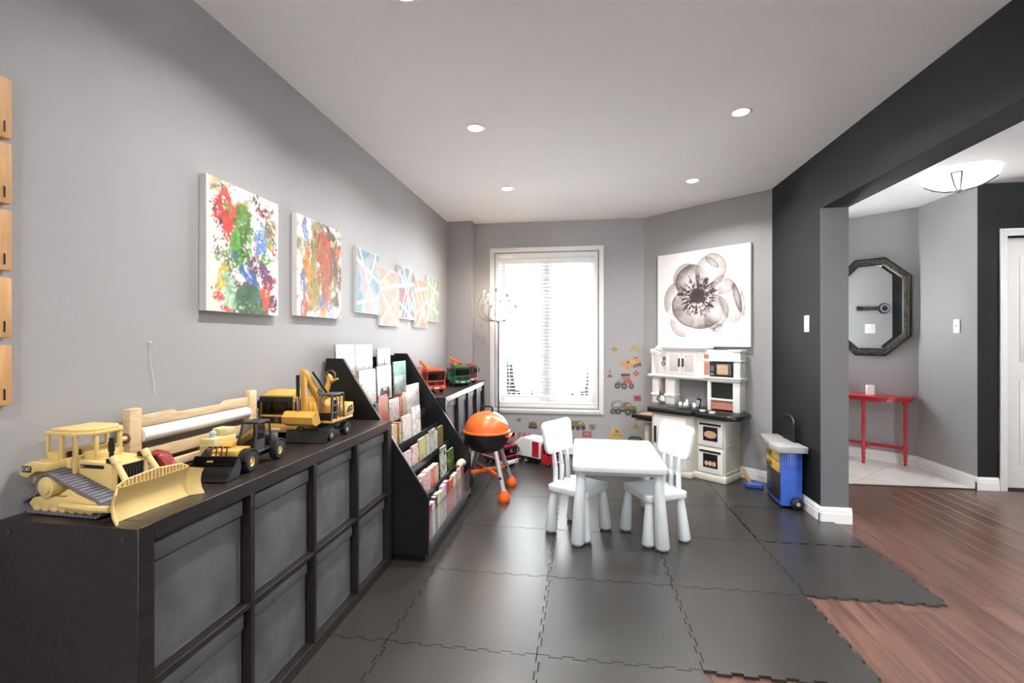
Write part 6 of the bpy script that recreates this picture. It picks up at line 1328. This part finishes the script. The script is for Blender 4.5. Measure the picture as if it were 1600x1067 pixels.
fl_ = thing('flush_ceiling_lamp', 'white glass bowl ceiling lamp with metal straps in the entry hall', 'ceiling lamp', (2.85, 4.066, CZ))
BOWLG = mat('lamp_bowl_glow', '#ffffff', 0.35, emit='#fffaf2', estr=0.7)
pf = [(0.225, -0.015), (0.232, -0.030), (0.222, -0.048), (0.195, -0.070), (0.15, -0.098), (0.09, -0.122), (0.03, -0.134), (0.0001, -0.136)]
G().lathe(pf, n=44).build('glass_bowl', BOWLG, fl_)
NICK = mat('lamp_nickel', '#3f3e3d', 0.5, metal=0.2)
G().lathe([(0, 0), (0.12, 0), (0.12, -0.012), (0.0, -0.012)], n=30).build('ceiling_plate', NICK, fl_)
G().lathe([(0, -0.136), (0.026, -0.138), (0.020, -0.146), (0.010, -0.150), (0.012, -0.157), (0.006, -0.164), (0, -0.165)], n=18).build('finial', NICK, fl_)
for k in range(3):
    az = R(232+120*k); u = Vector((math.cos(az), math.sin(az), 0)); w = Vector((-u.y, u.x, 0)); st = G()
    for s in (-1, 1): st.tube([tuple(u*(r+0.004)+w*s*(0.006+0.024*r/0.23)+Vector((0, 0, z-0.004))) for r, z in pf[2:7]], 0.0046, n=6)
    r, z = pf[2]; st.tube([tuple(u*(r+0.004)+w*s*0.030+Vector((0, 0, z-0.004))) for s in (-1, 1)], 0.0036, n=6)
    st.build('strap', NICK, fl_)
_l = bpy.data.lights.new('flush_lamp_light', 'POINT'); _l.energy = FOYER_W; _l.color = (1, 0.97, 0.93); _l.shadow_soft_size = 0.14
_o = bpy.data.objects.new('flush_lamp_light', _l); COL.objects.link(_o); _o.parent = fl_; _o.location = (0, 0, -0.24)
# ================================================================== outside the window: porch, two chairs, street and a parked car
PAVE = mat('porch_concrete', '#ececea', 0.8, var=0.03); ROADM = mat('road_snow_grey', '#ededee', 0.85, var=0.03)
struct('porch_floor', G().box(-5, 4, BY+0.17, 8.2, -0.25, -0.12), PAVE)
struct('ground', G().box(-30, 30, 8.2, 40, -0.5, -0.35), ROADM)
struct('porch_shade_roof', G().box(-5, 4, BY+0.17, 6.75, 2.75, 2.85), TRIM)  # unseen roof added to shade the porch chairs
struct('rear_bounce_ground', G().box(-30, 30, -40, -3.22, -0.5, -0.15), ROADM)  # unseen yard added to throw light up through the rear windows
PCH = mat('porch_chair_black', '#121315', 0.7, spec=0.1)
def porch_chair(label, loc, rz):
    c = thing('porch_chair', label, 'chair', loc, rz, 'chairs out on the porch')
    for sx in (-1, 1):
        G().box(sx*0.27-0.03, sx*0.27+0.03, -0.30, -0.26, 0, 0.60).build('leg', PCH, c); G().box(sx*0.27-0.03, sx*0.27+0.03, 0.22, 0.26, 0, 0.60).build('leg', PCH, c)
        G().box(sx*0.29-0.065, sx*0.29+0.065, -0.36, 0.36, 0.60, 0.63).build('armrest', PCH, c)
    for k in range(5): G().box(-0.26, 0.26, -0.28+k*0.11, -0.19+k*0.11, 0.33-k*0.02, 0.35-k*0.02).build('seat_slat', PCH, c)
    for k in range(5):
        x = -0.21+k*0.105; tz = 1.02-0.05*abs(k-2)
        G().hexa([(x-0.042, 0.22, 0.26), (x+0.042, 0.22, 0.26), (x+0.042, 0.24, 0.26), (x-0.042, 0.24, 0.26)], [(x-0.042, 0.46, tz), (x+0.042, 0.46, tz), (x+0.042, 0.48, tz), (x-0.042, 0.48, tz)]).build('back_slat', PCH, c)
    G().box(-0.27, 0.27, 0.36, 0.38, 0.62, 0.70).build('back_rail', PCH, c)
    c.scale = (0.62, 0.7, 1.15)
    return c
porch_chair('dark slatted porch chair outside, on the left of the window', (-0.86, 6.05, -0.12), R(160))
porch_chair('dark slatted porch chair outside, on the right of the window', (0.11, 6.05, -0.12), R(200))
car = thing('parked_car', 'pale parked car on the street outside the window', 'car', (-0.9, 13.5, -0.35))
CARP = mat('car_paint_silver', '#c9cccf', 0.3, var=0.01); 
G().prism([(-2.3, 0.35), (-2.35, 0.75), (-2.1, 0.95), (-1.5, 1.02), (-0.9, 1.5), (0.9, 1.55), (1.6, 1.1), (2.25, 0.95), (2.35, 0.6), (2.3, 0.35)], 'y', -0.85, 0.85).build('car_body', CARP, car, bev=0.08, seg=3)
G().prism([(-1.3, 1.05), (-0.82, 1.42), (0.85, 1.46), (1.35, 1.08)], 'y', -0.86, 0.86).build('side_glass', mat('car_glass', '#5a6066', 0.1), car)
for xx in (-1.45, 1.45):
    for yy in (-0.80, 0.80):
        w = G().lathe([(0.2, -0.1), (0.32, -0.1), (0.34, -0.06), (0.34, 0.06), (0.32, 0.1), (0.2, 0.1), (0.2, -0.1)], c=(xx, yy, 0.34), axis='y', n=26).build('wheel', TYRE, car)
        G().lathe([(0, -0.08), (0.2, -0.09), (0.2, 0.09), (0, 0.08)], c=(xx, yy, 0.34), axis='y', n=20).build('hubcap', SILV, w)
